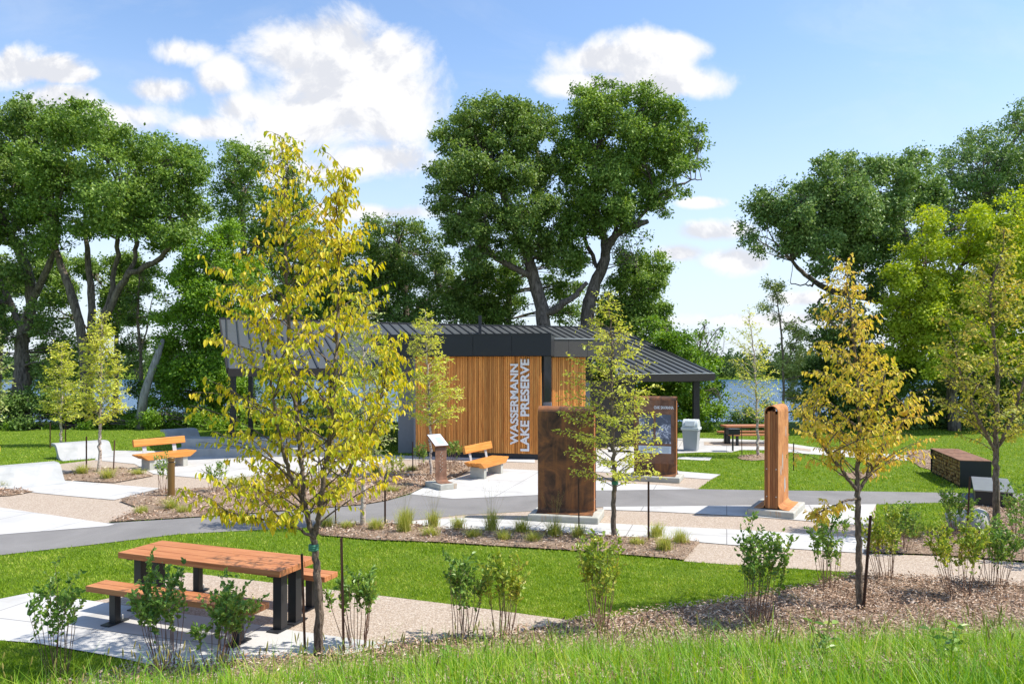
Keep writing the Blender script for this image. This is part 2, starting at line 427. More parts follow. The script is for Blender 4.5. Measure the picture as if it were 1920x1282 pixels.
def make_world():
    w = bpy.data.worlds.new('World'); scene.world = w; w.use_nodes = True
    t = NT.__new__(NT); t.t = w.node_tree; t.t.nodes.clear()
    out = t.n('ShaderNodeOutputWorld')
    sky = t.n('ShaderNodeTexSky', sky_type='NISHITA', sun_disc=False, sun_elevation=ELEV, sun_rotation=math.atan2(SDIR[0], SDIR[1]),
              air_density=1.0, dust_density=.6, ozone_density=1.6, altitude=300)
    skc = sky.outputs[0]
    tc = t.n('ShaderNodeTexCoord').outputs['Generated']
    sx = t.n('ShaderNodeSeparateXYZ', {0: tc})
    yy = t.math('MAXIMUM', sx.outputs[1], .05)
    u = t.math('DIVIDE', sx.outputs[0], yy); v = t.math('DIVIDE', sx.outputs[2], yy)
    uv = t.n('ShaderNodeCombineXYZ', {0: u, 1: v, 2: 0.}).outputs[0]
    # cloud banks: centre and half size as directions (photo px only used to read the angles)
    blobs = [(540, 100, 100, 66), (640, 118, 95, 74), (620, 170, 150, 90), (730, 110, 75, 55), (610, 200, 170, 90), (470, 205, 70, 40), (720, 190, 100, 90), (560, 240, 150, 60), (350, 100, 60, 30),
             (420, 140, 60, 40), (300, 170, 70, 28), (400, 240, 90, 25), (680, 300, 150, 38), (590, 320, 90, 30),
             (200, 220, 130, 34), (120, 140, 60, 16), (10, 130, 60, 40), (20, 110, 25, 25), (110, 190, 90, 30),
             (1120, 115, 95, 45), (1200, 110, 90, 45), (1270, 90, 60, 25), (1240, 155, 120, 30), (1110, 155, 90, 30),
             (1330, 434, 60, 18), (1380, 490, 80, 26), (1270, 475, 60, 18), (1310, 380, 40, 10), (1500, 560, 90, 14), (60, 130, 90, 20), (1450, 600, 200, 16),
             (700, 400, 160, 18)]
    f = None; g = None
    for (px, py, rx, ry) in blobs:
        a = t.n('ShaderNodeVectorMath', {0: uv, 1: ((px - CX) / F, (HY - py) / F, 0)}, operation='SUBTRACT').outputs[0]
        b = t.n('ShaderNodeVectorMath', {0: a, 1: (F / rx / 1.18, F / ry / 1.18, 0)}, operation='MULTIPLY').outputs[0]
        d = t.n('ShaderNodeVectorMath', {0: b}, operation='LENGTH').outputs['Value']
        e = t.math('SUBTRACT', 1., d)
        f = e if f is None else t.math('SMOOTH_MAX', f, e, .15)
    n1 = t.noise(uv, 7.5, 10, .60, .3); n2 = t.noise(uv, 5., 6, .55)
    ff = t.math('ADD', f, t.math('MULTIPLY_ADD', n1, 2.9, -1.40))
    al = t.n('ShaderNodeMapRange', {0: ff, 1: -.06, 2: .62, 3: 0., 4: 1.}, interpolation_type='SMOOTHSTEP').outputs[0]
    # thin high veil
    veil = t.n('ShaderNodeMapRange', {0: t.noise(t.n('ShaderNodeMapping', {'Vector': uv, 'Scale': (1, 2.6, 1)}).outputs[0], 2.6, 8, .6, .6), 1: .52, 2: .9, 3: 0., 4: .3}).outputs[0]
    al = t.math('MAXIMUM', al, veil)
    front = t.n('ShaderNodeMapRange', {0: sx.outputs[1], 1: .05, 2: .2, 3: 0., 4: 1.}).outputs[0]
    al = t.math('MULTIPLY', al, front)
    # cloud body: lit tops, greyer thick bases
    uvo = t.n('ShaderNodeVectorMath', {0: uv, 1: (.012, .028, 0)}, operation='ADD').outputs[0]
    n3 = t.noise(uvo, 7.5, 10, .60, .3)
    deep = t.n('ShaderNodeMapRange', {0: t.math('ADD', t.math('MULTIPLY', t.math('SUBTRACT', n3, n1), 5.), t.math('MULTIPLY', n2, 1.4)), 1: .60, 2: 1.15, 3: 0., 4: .85}, interpolation_type='SMOOTHSTEP').outputs[0]
    cc = t.mix(deep, (4.5, 4.5, 4.55), (3.3, 3.42, 3.75))
    # pale air low over the horizon
    low = t.n('ShaderNodeMapRange', {0: sx.outputs[2], 1: .0, 2: .42, 3: .85, 4: 0.}, interpolation_type='SMOOTHSTEP').outputs[0]
    sk2 = t.mix(low, t.n('ShaderNodeHueSaturation', {'Hue': .5, 'Saturation': 1.04, 'Value': 1.12, 'Color': skc}).outputs[0], (3.55, 3.95, 4.6))
    colr = t.mix(al, sk2, cc)
    bg = t.n('ShaderNodeBackground', {'Color': colr, 'Strength': .15})
    t.t.links.new(bg.outputs[0], out.inputs[0])
make_world()
scene.view_settings.view_transform = 'Standard'; scene.view_settings.look = 'None'
scene.view_settings.exposure = .6; scene.view_settings.gamma = 1

# ------------------------------------------------------------------ ground
def ground():
    ys = np.concatenate([np.arange(-12, 2, 1.), np.arange(2, 12, .2), np.arange(12, 44, 1.), np.arange(44, 62, 1.), np.linspace(62, 350, 12), np.arange(352, 400, 4.), np.linspace(404, 3000, 20)])
    xs = np.concatenate([-np.geomspace(1800, 18, 26), np.arange(-17, 17.1, .5), np.geomspace(18, 1800, 26)])
    X, Y = np.meshgrid(xs, ys)
    Z = terr(X, Y)
    V = np.stack([X, Y, Z], -1).reshape(-1, 3)
    nx = len(xs); i = np.arange(len(ys) - 1)[:, None] * nx; j = np.arange(nx - 1)[None]
    Q = np.stack([i + j, i + j + 1, i + nx + j + 1, i + nx + j], -1).reshape(-1, 4)
    m = MB(); m.add(V, Q)
    tag(m.build('ground', M['lawn'], smooth=True), kind='structure')
    m = MB(); m.add([(-1500, 50, -2.95), (1500, 50, -2.95), (1500, 366, -2.95), (-1500, 366, -2.95)], [(0, 1, 2, 3)])
    tag(m.build('lake_water', M['water']), 'blue rippled lake beyond the trees', kind='structure')
ground()

HARD = []           # world outlines of every paved or mulched area
def sheet(name, pts, mat, dz, cut=0., bump=0., seed=0, world=False, curb=0.):
    P = [tuple(p) if world else tuple(G(*p)[:2]) for p in pts]
    HARD.append(P)
    bm = bmesh.new()
    vs = [bm.verts.new((x, y, 0)) for x, y in P]
    f = bm.faces.new(vs); f.normal_update()
    if f.normal.z < 0: f.normal_flip()
    bmesh.ops.triangulate(bm, faces=bm.faces[:])
    if cut:
        for ax in (0, 1):
            lo = min(p[ax] for p in P); hi = max(p[ax] for p in P)
            k = lo + cut
            while k < hi:
                co = [0, 0, 0]; co[ax] = k; no = [0, 0, 0]; no[ax] = 1
                bmesh.ops.bisect_plane(bm, geom=bm.verts[:] + bm.edges[:] + bm.faces[:], plane_co=co, plane_no=no)
                k += cut
    rng = np.random.default_rng(seed)
    ph = rng.uniform(0, 6, 8)
    bd = {v for e in bm.edges if e.is_boundary for v in e.verts}
    for v in bm.verts:
        x, y = v.co.x, v.co.y
        b = 0
        if bump and v not in bd:
            b = bump * (.5 + .5 * math.sin(x * 3.1 + ph[0]) * math.sin(y * 2.7 + ph[1])) + bump * .8 * abs(math.sin(x * 9 + ph[2] + math.sin(y * 7 + ph[3]))) * abs(math.sin(y * 11 + ph[4]))
        v.co.z = float(terr(x, y)) + dz + b
    me = bpy.data.meshes.new(name); bm.to_mesh(me); bm.free(); me.materials.append(mat)
    if bump: me.polygons.foreach_set('use_smooth', [True] * len(me.polygons))
    o = bpy.data.objects.new(name, me); COL.objects.link(o)
    return tag(o, kind='structure')

up = [(-60, 1008), (0, 1003), (201, 981), (429, 967), (560, 957), (681, 947), (722, 940), (769, 927), (850, 936), (1000, 929), (1118, 920), (1305, 917), (1420, 919), (1600, 921), (1781, 924), (1960, 926)]
lo = [(1960, 945), (1781, 942), (1642, 946), (1400, 948), (1131, 951), (1003, 958), (860, 966), (724, 981), (600, 988), (420, 997), (333, 1002), (167, 1022), (0, 1041), (-60, 1048)]
sheet('pebble_paving', [(724, 981), (860, 966), (1003, 958), (1131, 951), (1400, 948), (1643, 946), (1640, 975), (1630, 1038), (1753, 1042), (1960, 1058), (1960, 1106), (1771, 1091), (1605, 1081), (1604, 1073), (1364, 1058), (1282, 1052), (1300, 1016), (1150, 1007), (909, 995), (779, 983)], M['agg'], .004)
sheet('pebble_paving', [(350, 1073), (600, 1103), (717, 1117), (841, 1132), (961, 1148), (1095, 1166), (1012, 1186), (837, 1206), (737, 1218), (600, 1212), (160, 1130), (217, 1119)], M['agg'], .004)
sheet('pebble_paving', [(-60, 903), (98, 897), (310, 913), (302, 946), (205, 979), (212, 989), (-60, 1008)], M['agg'], .004)
sheet('pebble_paving', [(94, 872), (178, 862), (252, 870), (420, 860), (700, 858), (862, 860), (1003, 861), (1100, 840), (1270, 838), (1243, 860), (1273, 884), (1351, 890), (1332, 900), (1308, 917), (1118, 920), (1000, 929), (850, 936), (769, 927), (862, 890), (860, 869), (770, 880), (600, 903), (480, 915), (330, 921), (302, 913), (98, 899)], M['agg'], .0045)
sheet('asphalt_path', up + lo, M['asphalt'], .010)
sheet('concrete_paving', [(724, 981), (820, 974), (863, 971.5), (978, 976), (1122, 981), (1240, 987), (1410, 995), (1606, 1008), (1636, 1010), (1630, 1038), (1606, 1037), (1367, 1022), (1286, 1015), (1150, 1007), (1012, 997), (909, 995), (830, 993), (779, 984)], M['slab'], .016)
sheet('concrete_paving', [(1131, 951), (1400, 948), (1643, 946), (1636, 960), (1636, 987), (1498, 976), (1406, 969), (1240, 960), (1131, 956)], M['slab'], .016)
sheet('concrete_paving', [(-60, 1134), (0, 1124), (60, 1112), (173, 1128), (400, 1160), (547, 1183), (640, 1196), (727, 1208), (737, 1215), (640, 1234), (500, 1242), (367, 1256), (293, 1250), (200, 1230), (67, 1207), (0, 1202), (-60, 1197)], M['slab'], .016)
sheet('concrete_paving', [(-60, 908), (98, 899), (300, 916), (214, 938), (74, 925), (0, 916), (-60, 912)], M['slab'], .016)
sheet('concrete_paving', [(-60, 946), (0, 952), (215, 984), (201, 987), (0, 1003), (-60, 1008)], M['slab'], .016)
sheet('concrete_paving', [(184, 848), (215, 845), (300, 846), (450, 852), (700, 853), (860, 857), (1003, 861), (1003, 868), (850, 862), (760, 862), (700, 872), (600, 885), (487, 891), (412, 900), (288, 889), (252, 870), (178, 863)], M['slab'], .016)
sheet('concrete_paving', [(769, 927), (850, 936), (1000, 929), (1118, 920.5), (1308, 917.5), (1240, 910), (1160, 906), (1100, 900), (1003, 882), (940, 879), (895, 885), (862, 895), (800, 912)], M['slab'], .016)
sheet('concrete_paving', [(1090, 842), (1180, 845), (1240, 862), (1273, 884), (1351, 890), (1332, 899), (1180, 888), (1100, 884)], M['slab'], .016)
sheet('concrete_paving', [(1140, 822), (1324, 822), (1440, 826), (1520, 838), (1640, 850), (1740, 857), (1740, 866), (1600, 858), (1500, 850), (1440, 844), (1388, 844), (1372, 848), (1319, 848), (1273, 850), (1140, 848)], M['slab'], .016)
sheet('concrete_paving', [(1273, 857), (1335, 858), (1330, 864), (1270, 861)], M['slab'], .016)
sheet('pebble_paving', [(1320, 829), (1440, 832), (1520, 843), (1520, 847), (1440, 838), (1320, 835)], M['agg'], .021)
MUL = []
def mulch(pts, dz=.03, cut=.25, bump=.03, seed=0, world=False):
    o = sheet('mulch_bed', pts, M['mulch'], dz, cut, bump, seed, world); MUL.append((HARD[-1], dz)); return o
front = [(232, 1262), (300, 1256), (367, 1253), (500, 1240), (640, 1232), (737, 1215), (837, 1203), (1012, 1184), (1081, 1170), (1143, 1163), (1260, 1146), (1382, 1130), (1460, 1116), (1559, 1095), (1605, 1082), (1771, 1091), (1960, 1105)]
fw = [tuple(G(*p)[:2]) for p in front]
fw += [(11, 11.5), (10., 6.6), (5, 5.6), (0, 5.2), (-3, 5.0), (-4.4, 6.2), (-4.5, 7.2)]
mulch(fw, .028, .16, .04, 1, True)
mulch([(588, 990), (640, 984), (724, 982), (779, 984), (830, 993), (909, 995), (1012, 997), (1150, 1007), (1286, 1015), (1312, 1018), (1282, 1052), (1260, 1049), (1150, 1040), (1064, 1033), (944, 1026), (820, 1018), (703, 1014), (600, 1005)], .03, .3, .03, 2)
mulch([(205, 980), (262, 955), (225, 941), (295, 923), (330, 921), (480, 915), (600, 903), (700, 893), (770, 880), (800, 868), (860, 868), (884, 880), (862, 893), (800, 912), (770, 926), (722, 940), (681, 947), (560, 957), (429, 967)], .03, .3, .04, 3)
mulch([(100, 893), (150, 881), (230, 878), (270, 889), (288, 893), (215, 906), (110, 901)], .03, .3, .04, 4)
mulch([(-60, 912), (0, 917), (64, 922), (20, 930), (-60, 934)], .024, .3, .03, 5)
mulch([(1619, 1037), (1640, 1012), (1700, 1003), (1760, 1000), (1795, 968), (1806, 948), (1850, 940), (1960, 938), (1960, 1057), (1753, 1042)], .03, .3, .04, 6)
mulch([(1382, 858), (1400, 853), (1430, 852), (1455, 856), (1445, 862), (1410, 864), (1390, 862)], .02, .3, .03, 7)
mulch([(1570, 890), (1610, 885), (1650, 888), (1640, 897), (1600, 899)], .02, .3, .03, 8)
mulch([(1700, 846), (1745, 846), (1760, 858), (1748, 882), (1725, 876), (1705, 862)], .02, .3, .03, 9)

def chips():
    rng = np.random.default_rng(11)
    Ps = []; 
    for poly, dz in MUL:
        A = np.array(poly); lo_ = A.min(0); hi = A.max(0)
        ar = np.prod(hi - lo_); d = A[:, 1].mean()
        n = int(ar * (2300 if d < 10.5 else 520 if d < 20 else 120))
        X = rng.uniform(lo_[0], hi[0], n); Y = rng.uniform(lo_[1], hi[1], n)
        k = inpoly(X, Y, poly); X = X[k]; Y = Y[k]
        Ps.append(np.stack([X, Y, terr(X, Y) + dz + rng.uniform(.005, .05 if d > 10.5 else .10, len(X))], -1))
    P = np.vstack(Ps); n = len(P)
    sc = np.clip(P[:, 1] / 10, 1, 2.)
    D = np.stack([rng.normal(size=n), rng.normal(size=n), rng.normal(size=n) * .35], -1)
    N = np.stack([rng.normal(size=n) * .45, rng.normal(size=n) * .45, np.ones(n)], -1)
    V, Q = leaf_geo(P, D, N, rng.uniform(.02, .075, n) * sc, rng.uniform(.008, .022, n) * sc)
    m = MB(); m.add(V, Q)
    tag(m.build('mulch_chips', M['chips']), 'shredded bark chips strewn over the planting beds', kind='stuff')
chips()

def lawn():
    rng = np.random.default_rng(12)
    n = 900000
    u = rng.uniform(0, 1, n); y0, y1 = 6.6, 38.
    Y = 1 / (1 / y0 - u * (1 / y0 - 1 / y1))          # denser nearby, wherever one stands on the berm
    X = rng.uniform(-1, 1, n) * (.72 * Y + 1.5)
    k = Y > berm(X) - .1
    k &= rng.uniform(0, 1, n) < .72 + .28 * np.sin(X * 1.7 + 1.3 * np.sin(Y * 1.1)) * np.sin(Y * 2.3 + np.sin(X * .9))
    for poly in HARD:
        k &= ~inpoly(X, Y, poly)
    X = X[k]; Y = Y[k]; n = len(X)
    sc = np.clip(Y / 11, .85, 2.6)
    P = np.stack([X, Y, terr(X, Y)], -1)
    D = norm(np.stack([rng.normal(size=n) * .6 - .1, rng.normal(size=n) * .6, np.ones(n)], -1))
    Hh = rng.uniform(.018, .046, n) * np.clip(sc, 1, 1.5)
    S = norm(np.stack([rng.normal(size=n), rng.normal(size=n) * .6, np.zeros(n)], -1)) * (rng.uniform(.004, .008, n) * sc)[:, None]
    V = np.stack([P - S, P + S, P + D * Hh[:, None]], 1).reshape(-1, 3)
    Q = np.arange(n)[:, None] * 3 + np.array([[0, 1, 2]])
    m = MB(); m.add(V, Q)
    tag(m.build('lawn_grass', M['g_lawn']), 'short mown green lawn between the paths', kind='stuff')
lawn()

def blades(P, Hh, wid, lean, rng, seg=3):
    n = len(P)
    a = rng.uniform(0, 2 * np.pi, n)
    d = np.stack([np.cos(a), np.sin(a), np.zeros(n)], -1)
    s = np.stack([-np.sin(a), np.cos(a), np.zeros(n)], -1)
    rows = []
    for i in range(seg + 1):
        t = i / seg
        c = P + d * (lean * Hh * t ** 1.8)[:, None]
        c = c + np.array([0, 0, 1.]) * (Hh * (t - .22 * np.minimum(lean, 1.2) * t ** 2.4))[:, None]
        w = (wid * (1 - t) ** .7 + .0004)[:, None] * s
        rows += [c - w, c + w]
    V = np.stack(rows, 1).reshape(-1, 3)
    k = (seg + 1) * 2; b = np.arange(n)[:, None] * k
    Q = np.concatenate([b + np.array([[2*i, 2*i+1, 2*i+3, 2*i+2]]) for i in range(seg)], 0)
    return V, Q

def meadow():
    rng = np.random.default_rng(13)
    n = 135000
    X = rng.uniform(-7.5, 9, n); Y = rng.uniform(2.6, 9.2, n)
    dens = .5 + .5 * np.sin(X * 2.3 + np.sin(Y * 3.1) * 1.3) * np.sin(Y * 2.1 + X)
    b = berm(X)
    edge = b - .40 + .12 * np.clip(X / 5, 0, 1.2) - Y - .35 * rng.uniform(0, 1, n) ** 2
    left = np.clip((X + 5.2) / 3.0, 0.12, 1)
    k = (edge > 0) & (rng.uniform(0, 1, n) < (.45 + .55 * dens) * left)
    X = X[k]; Y = Y[k]; n = len(X)
    P = np.stack([X, Y, terr(X, Y) - .01], -1)
    Hh = np.minimum(rng.gamma(6, .031, n), .42) * (.82 + .38 * np.clip((berm(X) - Y) / 1.2, 0, 1)) + .04
    V, Q = blades(P, Hh, rng.uniform(.0016, .0052, n), np.abs(rng.normal(.5, .42, n)), rng)
    m = MB(); m.add(V, Q)
    tag(m.build('meadow_grass', M['g_meadow']), 'tall wild grass growing on the slope in the foreground', kind='stuff')
    # foxtail seed heads
    m = MB()
    for i in range(300):
        x = rng.uniform(-4.6, 7.5); y = rng.uniform(4.8, float(berm(x)) - .1)
        z = float(terr(x, y)); h = rng.uniform(.26, .44); a = rng.uniform(0, 6.28); l = rng.uniform(.03, .12)
        p = np.array([x, y, z]); q = p + [math.cos(a) * l, math.sin(a) * l, h]
        m.tube([p, (p + q) / 2 + [0, 0, .02], q], [.0016, .0014, .001], 3, False)
        e = q + [math.cos(a) * .02, math.sin(a) * .02, rng.uniform(.05, .09)]
        m.tube([q, q * .7 + e * .3, q * .3 + e * .7, e], [.002, .0065, .006, .0015], 5, False)
    tag(m.build('foxtail_seed_heads', M['g_seed']), 'foxtail seed heads standing above the foreground grass', kind='stuff')
meadow()

# ------------------------------------------------------------------ trees
def foliage(centers, radii, outc, N, L, Wd, rng, per=15, cr=.45, flat=.8, up=.7):
    """N leaves in clumps through the ball-shaped masses"""
    # every mass carries smaller puffs with gaps between them
    SC = []; SR = []; SO = []
    for c, r_ in zip(centers, radii):
        k_ = int(np.clip(8 + 5 * r_, 8, 24)) if r_ > .7 else 4
        dd = norm(rng.normal(size=(k_, 3)))
        q = c + dd * r_ * rng.uniform(.30, .98, (k_, 1)) * np.array([1, 1, .92])
        SC.append(q); SR.append(r_ * rng.uniform(.16, .44, k_)); SO.append(dd)
    SC = np.vstack(SC); SR = np.concatenate(SR); SO = np.vstack(SO)
    w = SR ** 2; w = w / w.sum()
    ncl = max(8, N // per)
    idx = rng.choice(len(SC), ncl, p=w)
    d = norm(rng.normal(size=(ncl, 3)) + SO[idx] * .7 + np.array([0, 0, .25]))
    rr = .35 + .75 * rng.uniform(0, 1, ncl) ** .7 + np.where(rng.uniform(0, 1, ncl) < .10, rng.uniform(.1, .7, ncl), 0)
    C = SC[idx] + d * (SR[idx] * rr)[:, None] * np.array([1.1, 1.1, .8])
    out = norm(d + .5 * norm(C - outc))
    crs = cr * rng.uniform(.55, 1.35, ncl)
    k = np.repeat(np.arange(ncl), per)
    n = len(k)
    off = rng.normal(size=(n, 3)) * .5 * crs[k][:, None] * np.array([1, 1, flat])
    P = C[k] + off
    Nn = norm(out[k] * .8 + np.array([0, 0, up]) + rng.normal(size=(n, 3)) * .55)
    D = norm(rng.normal(size=(n, 3)) * .8 + out[k] * .6 + np.array([0, 0, -.25]))
    Ls = L * rng.uniform(.6, 1.3, n)
    V, Q = leaf_geo(P, D, Nn, Ls, Ls * Wd / L)
    return V, Q, C

def curve_pts(a, b, rng, sag=.1, n=5, up=0.):
    t = np.linspace(0, 1, n)[:, None]
    L = np.linalg.norm(b - a)
    p = a + (b - a) * t + np.sin(t * np.pi) * (rng.normal(size=3) * L * sag + np.array([0, 0, up * L]))
    return p

def big_tree(name, label, Y, limbs, lobes, leaf, bark='bark_dark', N=30000, L=.17, Wd=.11, seed=0, group=None, cat='tree', spread=.6, cr=.32, twig=.03, sub=9, two=True):
    rng = np.random.default_rng(seed)
    base = W(limbs[0][0][0], limbs[0][0][1], Y); base[2] = float(terr(base[0], Y))
    t = thing(name, label, cat, base, 0, group)
    lp = np.array([l[:3] for l in lobes], float)
    cxm = lp[:, 0].mean(); rm = (lp[:, 0].max() - lp[:, 0].min()) / 2 / F * Y + .5
    cs = []; rs = []
    for (px, py, r) in lp:
        edge = min(1, abs(px - cxm) / F * Y / rm)
        dep = spread * rm * math.sqrt(max(.05, 1 - edge ** 2))
        r3 = r / F * Y
        ks = ([-1, 1] if two else [0]) if r3 > .6 else [0]
        for s in ks:
            yy = Y + s * dep * rng.uniform(.35, 1.) + rng.normal() * .3
            c = W(px + rng.normal() * 2, py + rng.normal() * 2, yy)
            cs.append(c); rs.append(r3 * rng.uniform(.9, 1.05))
    cs = np.array(cs); rs = np.array(rs)
    outc = cs.mean(0)
    V, Q, C = foliage(cs, rs, outc, N, L, Wd, rng, cr=cr)
    m = MB(); m.add(V, Q)
    m.build('crown', M[leaf], t, origin=base)
    # wood
    m = MB(); nodes = []; nr = []
    for li, lb in enumerate(limbs):
        P = []; R = []
        for i, q in enumerate(lb):
            dY = q[3] if len(q) > 3 else 0
            P.append(W(q[0], q[1], Y + dY)); R.append(q[2] / F * Y)
        if li == 0: P[0] = base + [0, 0, -.1]; R[0] *= 1.25
        P = np.array(P); R = np.array(R)
        # resample smoothly
        tt = np.linspace(0, len(P) - 1, (len(P) - 1) * 5 + 1)
        i0 = np.clip(tt.astype(int), 0, len(P) - 2); fr = (tt - i0)[:, None]
        def cat_(A):
            A = A.reshape(len(A), -1)
            a0 = A[np.maximum(i0 - 1, 0)]; a1 = A[i0]; a2 = A[i0 + 1]; a3 = A[np.minimum(i0 + 2, len(A) - 1)]
            return .5 * (2*a1 + (a2 - a0) * fr + (2*a0 - 5*a1 + 4*a2 - a3) * fr**2 + (3*a1 - a0 - 3*a2 + a3) * fr**3)
        PP = cat_(P); RR = np.maximum(cat_(R).ravel(), .01)
        PP = PP + rng.normal(size=PP.shape) * (.02 if li < 2 else .05)
        RR = RR * rng.uniform(.93, 1.08, len(RR))
        m.tube(PP, RR, 10 if li == 0 else 8)
        nodes.append(PP[2:]); nr.append(RR[2:])
    nodes = np.vstack(nodes); nr = np.concatenate(nr)
    for c, r in zip(cs, rs):
        cost = np.linalg.norm(nodes - c, axis=1) + np.maximum(0, nodes[:, 2] - c[2]) * 1.5
        i = int(np.argmin(cost))
        r0 = min(nr[i] * .8, max(.04, r * .065))
        pp = curve_pts(nodes[i], c, rng, .08, 6, .05)
        m.tube(pp, np.linspace(r0, r0 * .4, 6), 5, False)
        near = np.argsort(np.linalg.norm(C - c, axis=1))[:60]
        for q in rng.choice(near, min(sub, len(near)), replace=False):
            j = rng.integers(2, 6)
            m.tube(curve_pts(pp[j], C[q], rng, .1, 4, .04), np.linspace(r0 * .38, twig * .3, 4), 4, False)
    m.build('trunk', M[bark], t, smooth=True, origin=base)
    return t

bt = 'old trees along the lake shore'
big_tree('broadleaf_tree', 'tall dark tree with a thick gnarled trunk at the far left edge', 43, [[(40, 745, 15), (42, 690, 14), (40, 640, 12), (58, 570, 10), (48, 500, 9), (20, 440, 7)], [(58, 570, 7), (90, 500, 6, -1), (110, 440, 5, -1)], [(50, 640, 7), (0, 520, 5, 1), (-30, 480, 4, 1)]],
         [(60, 225, 52), (15, 265, 62), (-50, 300, 80), (95, 250, 40), (30, 345, 66), (-40, 420, 70), (20, 430, 42), (70, 400, 45), (15, 520, 34), (95, 620, 32), (60, 590, 30), (130, 650, 30), (10, 640, 26), (100, 690, 38), (-60, 560, 60), (50, 470, 26)], 'l_oak', N=62000, seed=1, group=bt)
big_tree('broadleaf_tree', 'spreading multi-stemmed tree with bare limbs showing under its crown', 41, [[(166, 760, 10), (160, 690, 10), (152, 620, 8), (130, 540, 7), (105, 470, 5), (95, 420, 4)], [(160, 700, 8), (172, 600, 7, .5), (168, 520, 6, .8), (160, 440, 4, 1)], [(164, 690, 8), (195, 600, 7, -.5), (235, 525, 6, -1), (290, 490, 5, -1), (330, 455, 4, -1.4)], [(190, 610, 6, -.5), (212, 540, 5, 0), (222, 450, 4, 0)], [(235, 525, 4, -1), (255, 470, 4, -.5), (250, 420, 3)]],
         [(150, 235, 50), (195, 262, 48), (110, 240, 38), (255, 285, 50), (315, 300, 48), (350, 325, 38), (120, 320, 66), (205, 345, 70), (290, 365, 60), (352, 385, 45), (90, 400, 44), (160, 415, 42), (240, 425, 44), (310, 440, 40), (360, 430, 30), (75, 455, 26), (130, 470, 18), (60, 330, 40)], 'l_oak2', N=76000, seed=2, group=bt)
big_tree('broadleaf_tree', 'rounded tree behind the left end of the pavilion roof', 49, [[(470, 760, 9), (465, 600, 8), (458, 480, 6), (450, 380, 4)], [(458, 500, 5), (500, 420, 4), (540, 340, 3)]],
         [(445, 295, 34), (480, 300, 30), (425, 335, 36), (470, 345, 42), (535, 275, 12), (540, 310, 20), (548, 345, 26), (560, 385, 28), (520, 400, 40), (440, 400, 45), (580, 405, 18), (570, 450, 40), (500, 470, 60), (600, 500, 50), (560, 560, 60), (640, 480, 40), (640, 560, 50)], 'l_oak2', N=52000, seed=3, group=bt)
big_tree('maple_tree', 'bushy bright green tree left of the pavilion with foliage to the ground', 40, [[(400, 800, 7), (395, 700, 6), (390, 600, 5), (385, 500, 3)]],
         [(395, 465, 30), (430, 440, 26), (360, 490, 28), (420, 500, 40), (350, 530, 34), (395, 560, 48), (320, 525, 20), (340, 600, 40), (300, 555, 18), (400, 640, 52), (335, 670, 42), (305, 640, 26), (380, 715, 46), (320, 735, 36), (430, 720, 36), (450, 600, 44), (460, 520, 40), (300, 700, 26), (290, 750, 24), (440, 780, 28), (380, 775, 34), (310, 790, 24)], 'l_maple', N=76000, L=.16, Wd=.10, seed=4, group=bt)
big_tree('broadleaf_tree', 'thick leafy dark tree behind the middle of the pavilion roof', 50, [[(760, 700, 8), (762, 600, 7), (755, 500, 5), (745, 440, 3)], [(762, 600, 5), (830, 540, 4)]],
         [(702, 432, 26), (742, 420, 24), (690, 470, 32), (775, 440, 30), (735, 475, 44), (800, 470, 34), (680, 530, 44), (745, 540, 55), (815, 520, 42), (700, 590, 44), (780, 590, 50), (850, 545, 40), (860, 590, 44), (640, 580, 40), (910, 590, 40), (900, 530, 36), (600, 600, 36)], 'l_oak', N=62000, seed=5, group=bt)
big_tree('oak_tree', 'left of the two tallest trees, leaning trunk rising behind the roof', 44, [[(1022, 720, 15), (1020, 610, 14), (1008, 550, 12), (990, 485, 10), (968, 430, 8), (945, 370, 6), (925, 310, 4)], [(1000, 520, 7), (960, 500, 6, -.6), (925, 480, 5, -1), (900, 440, 4, -1)], [(985, 470, 6), (1005, 400, 5, .8), (1010, 320, 4, 1), (1000, 260, 3, 1)], [(968, 430, 5), (930, 400, 4, 1), (880, 370, 3, 1)], [(1020, 590, 7), (1050, 575, 7, -.5), (1080, 550, 5, -.5), (1100, 530, 4, -.5)]],
         [(880, 218, 34), (925, 205, 34), (975, 210, 36), (850, 262, 36), (900, 265, 44), (960, 265, 48), (1010, 235, 34), (842, 320, 36), (890, 330, 50), (950, 335, 52), (1005, 310, 46), (825, 375, 26), (880, 490, 26), (1040, 470, 28), (985, 490, 20), (860, 400, 42), (915, 405, 46), (970, 400, 44), (1025, 390, 40), (850, 440, 26), (900, 465, 34), (955, 460, 34), (1010, 455, 36), (815, 390, 16)], 'l_oak', N=86000, seed=6, group=bt)
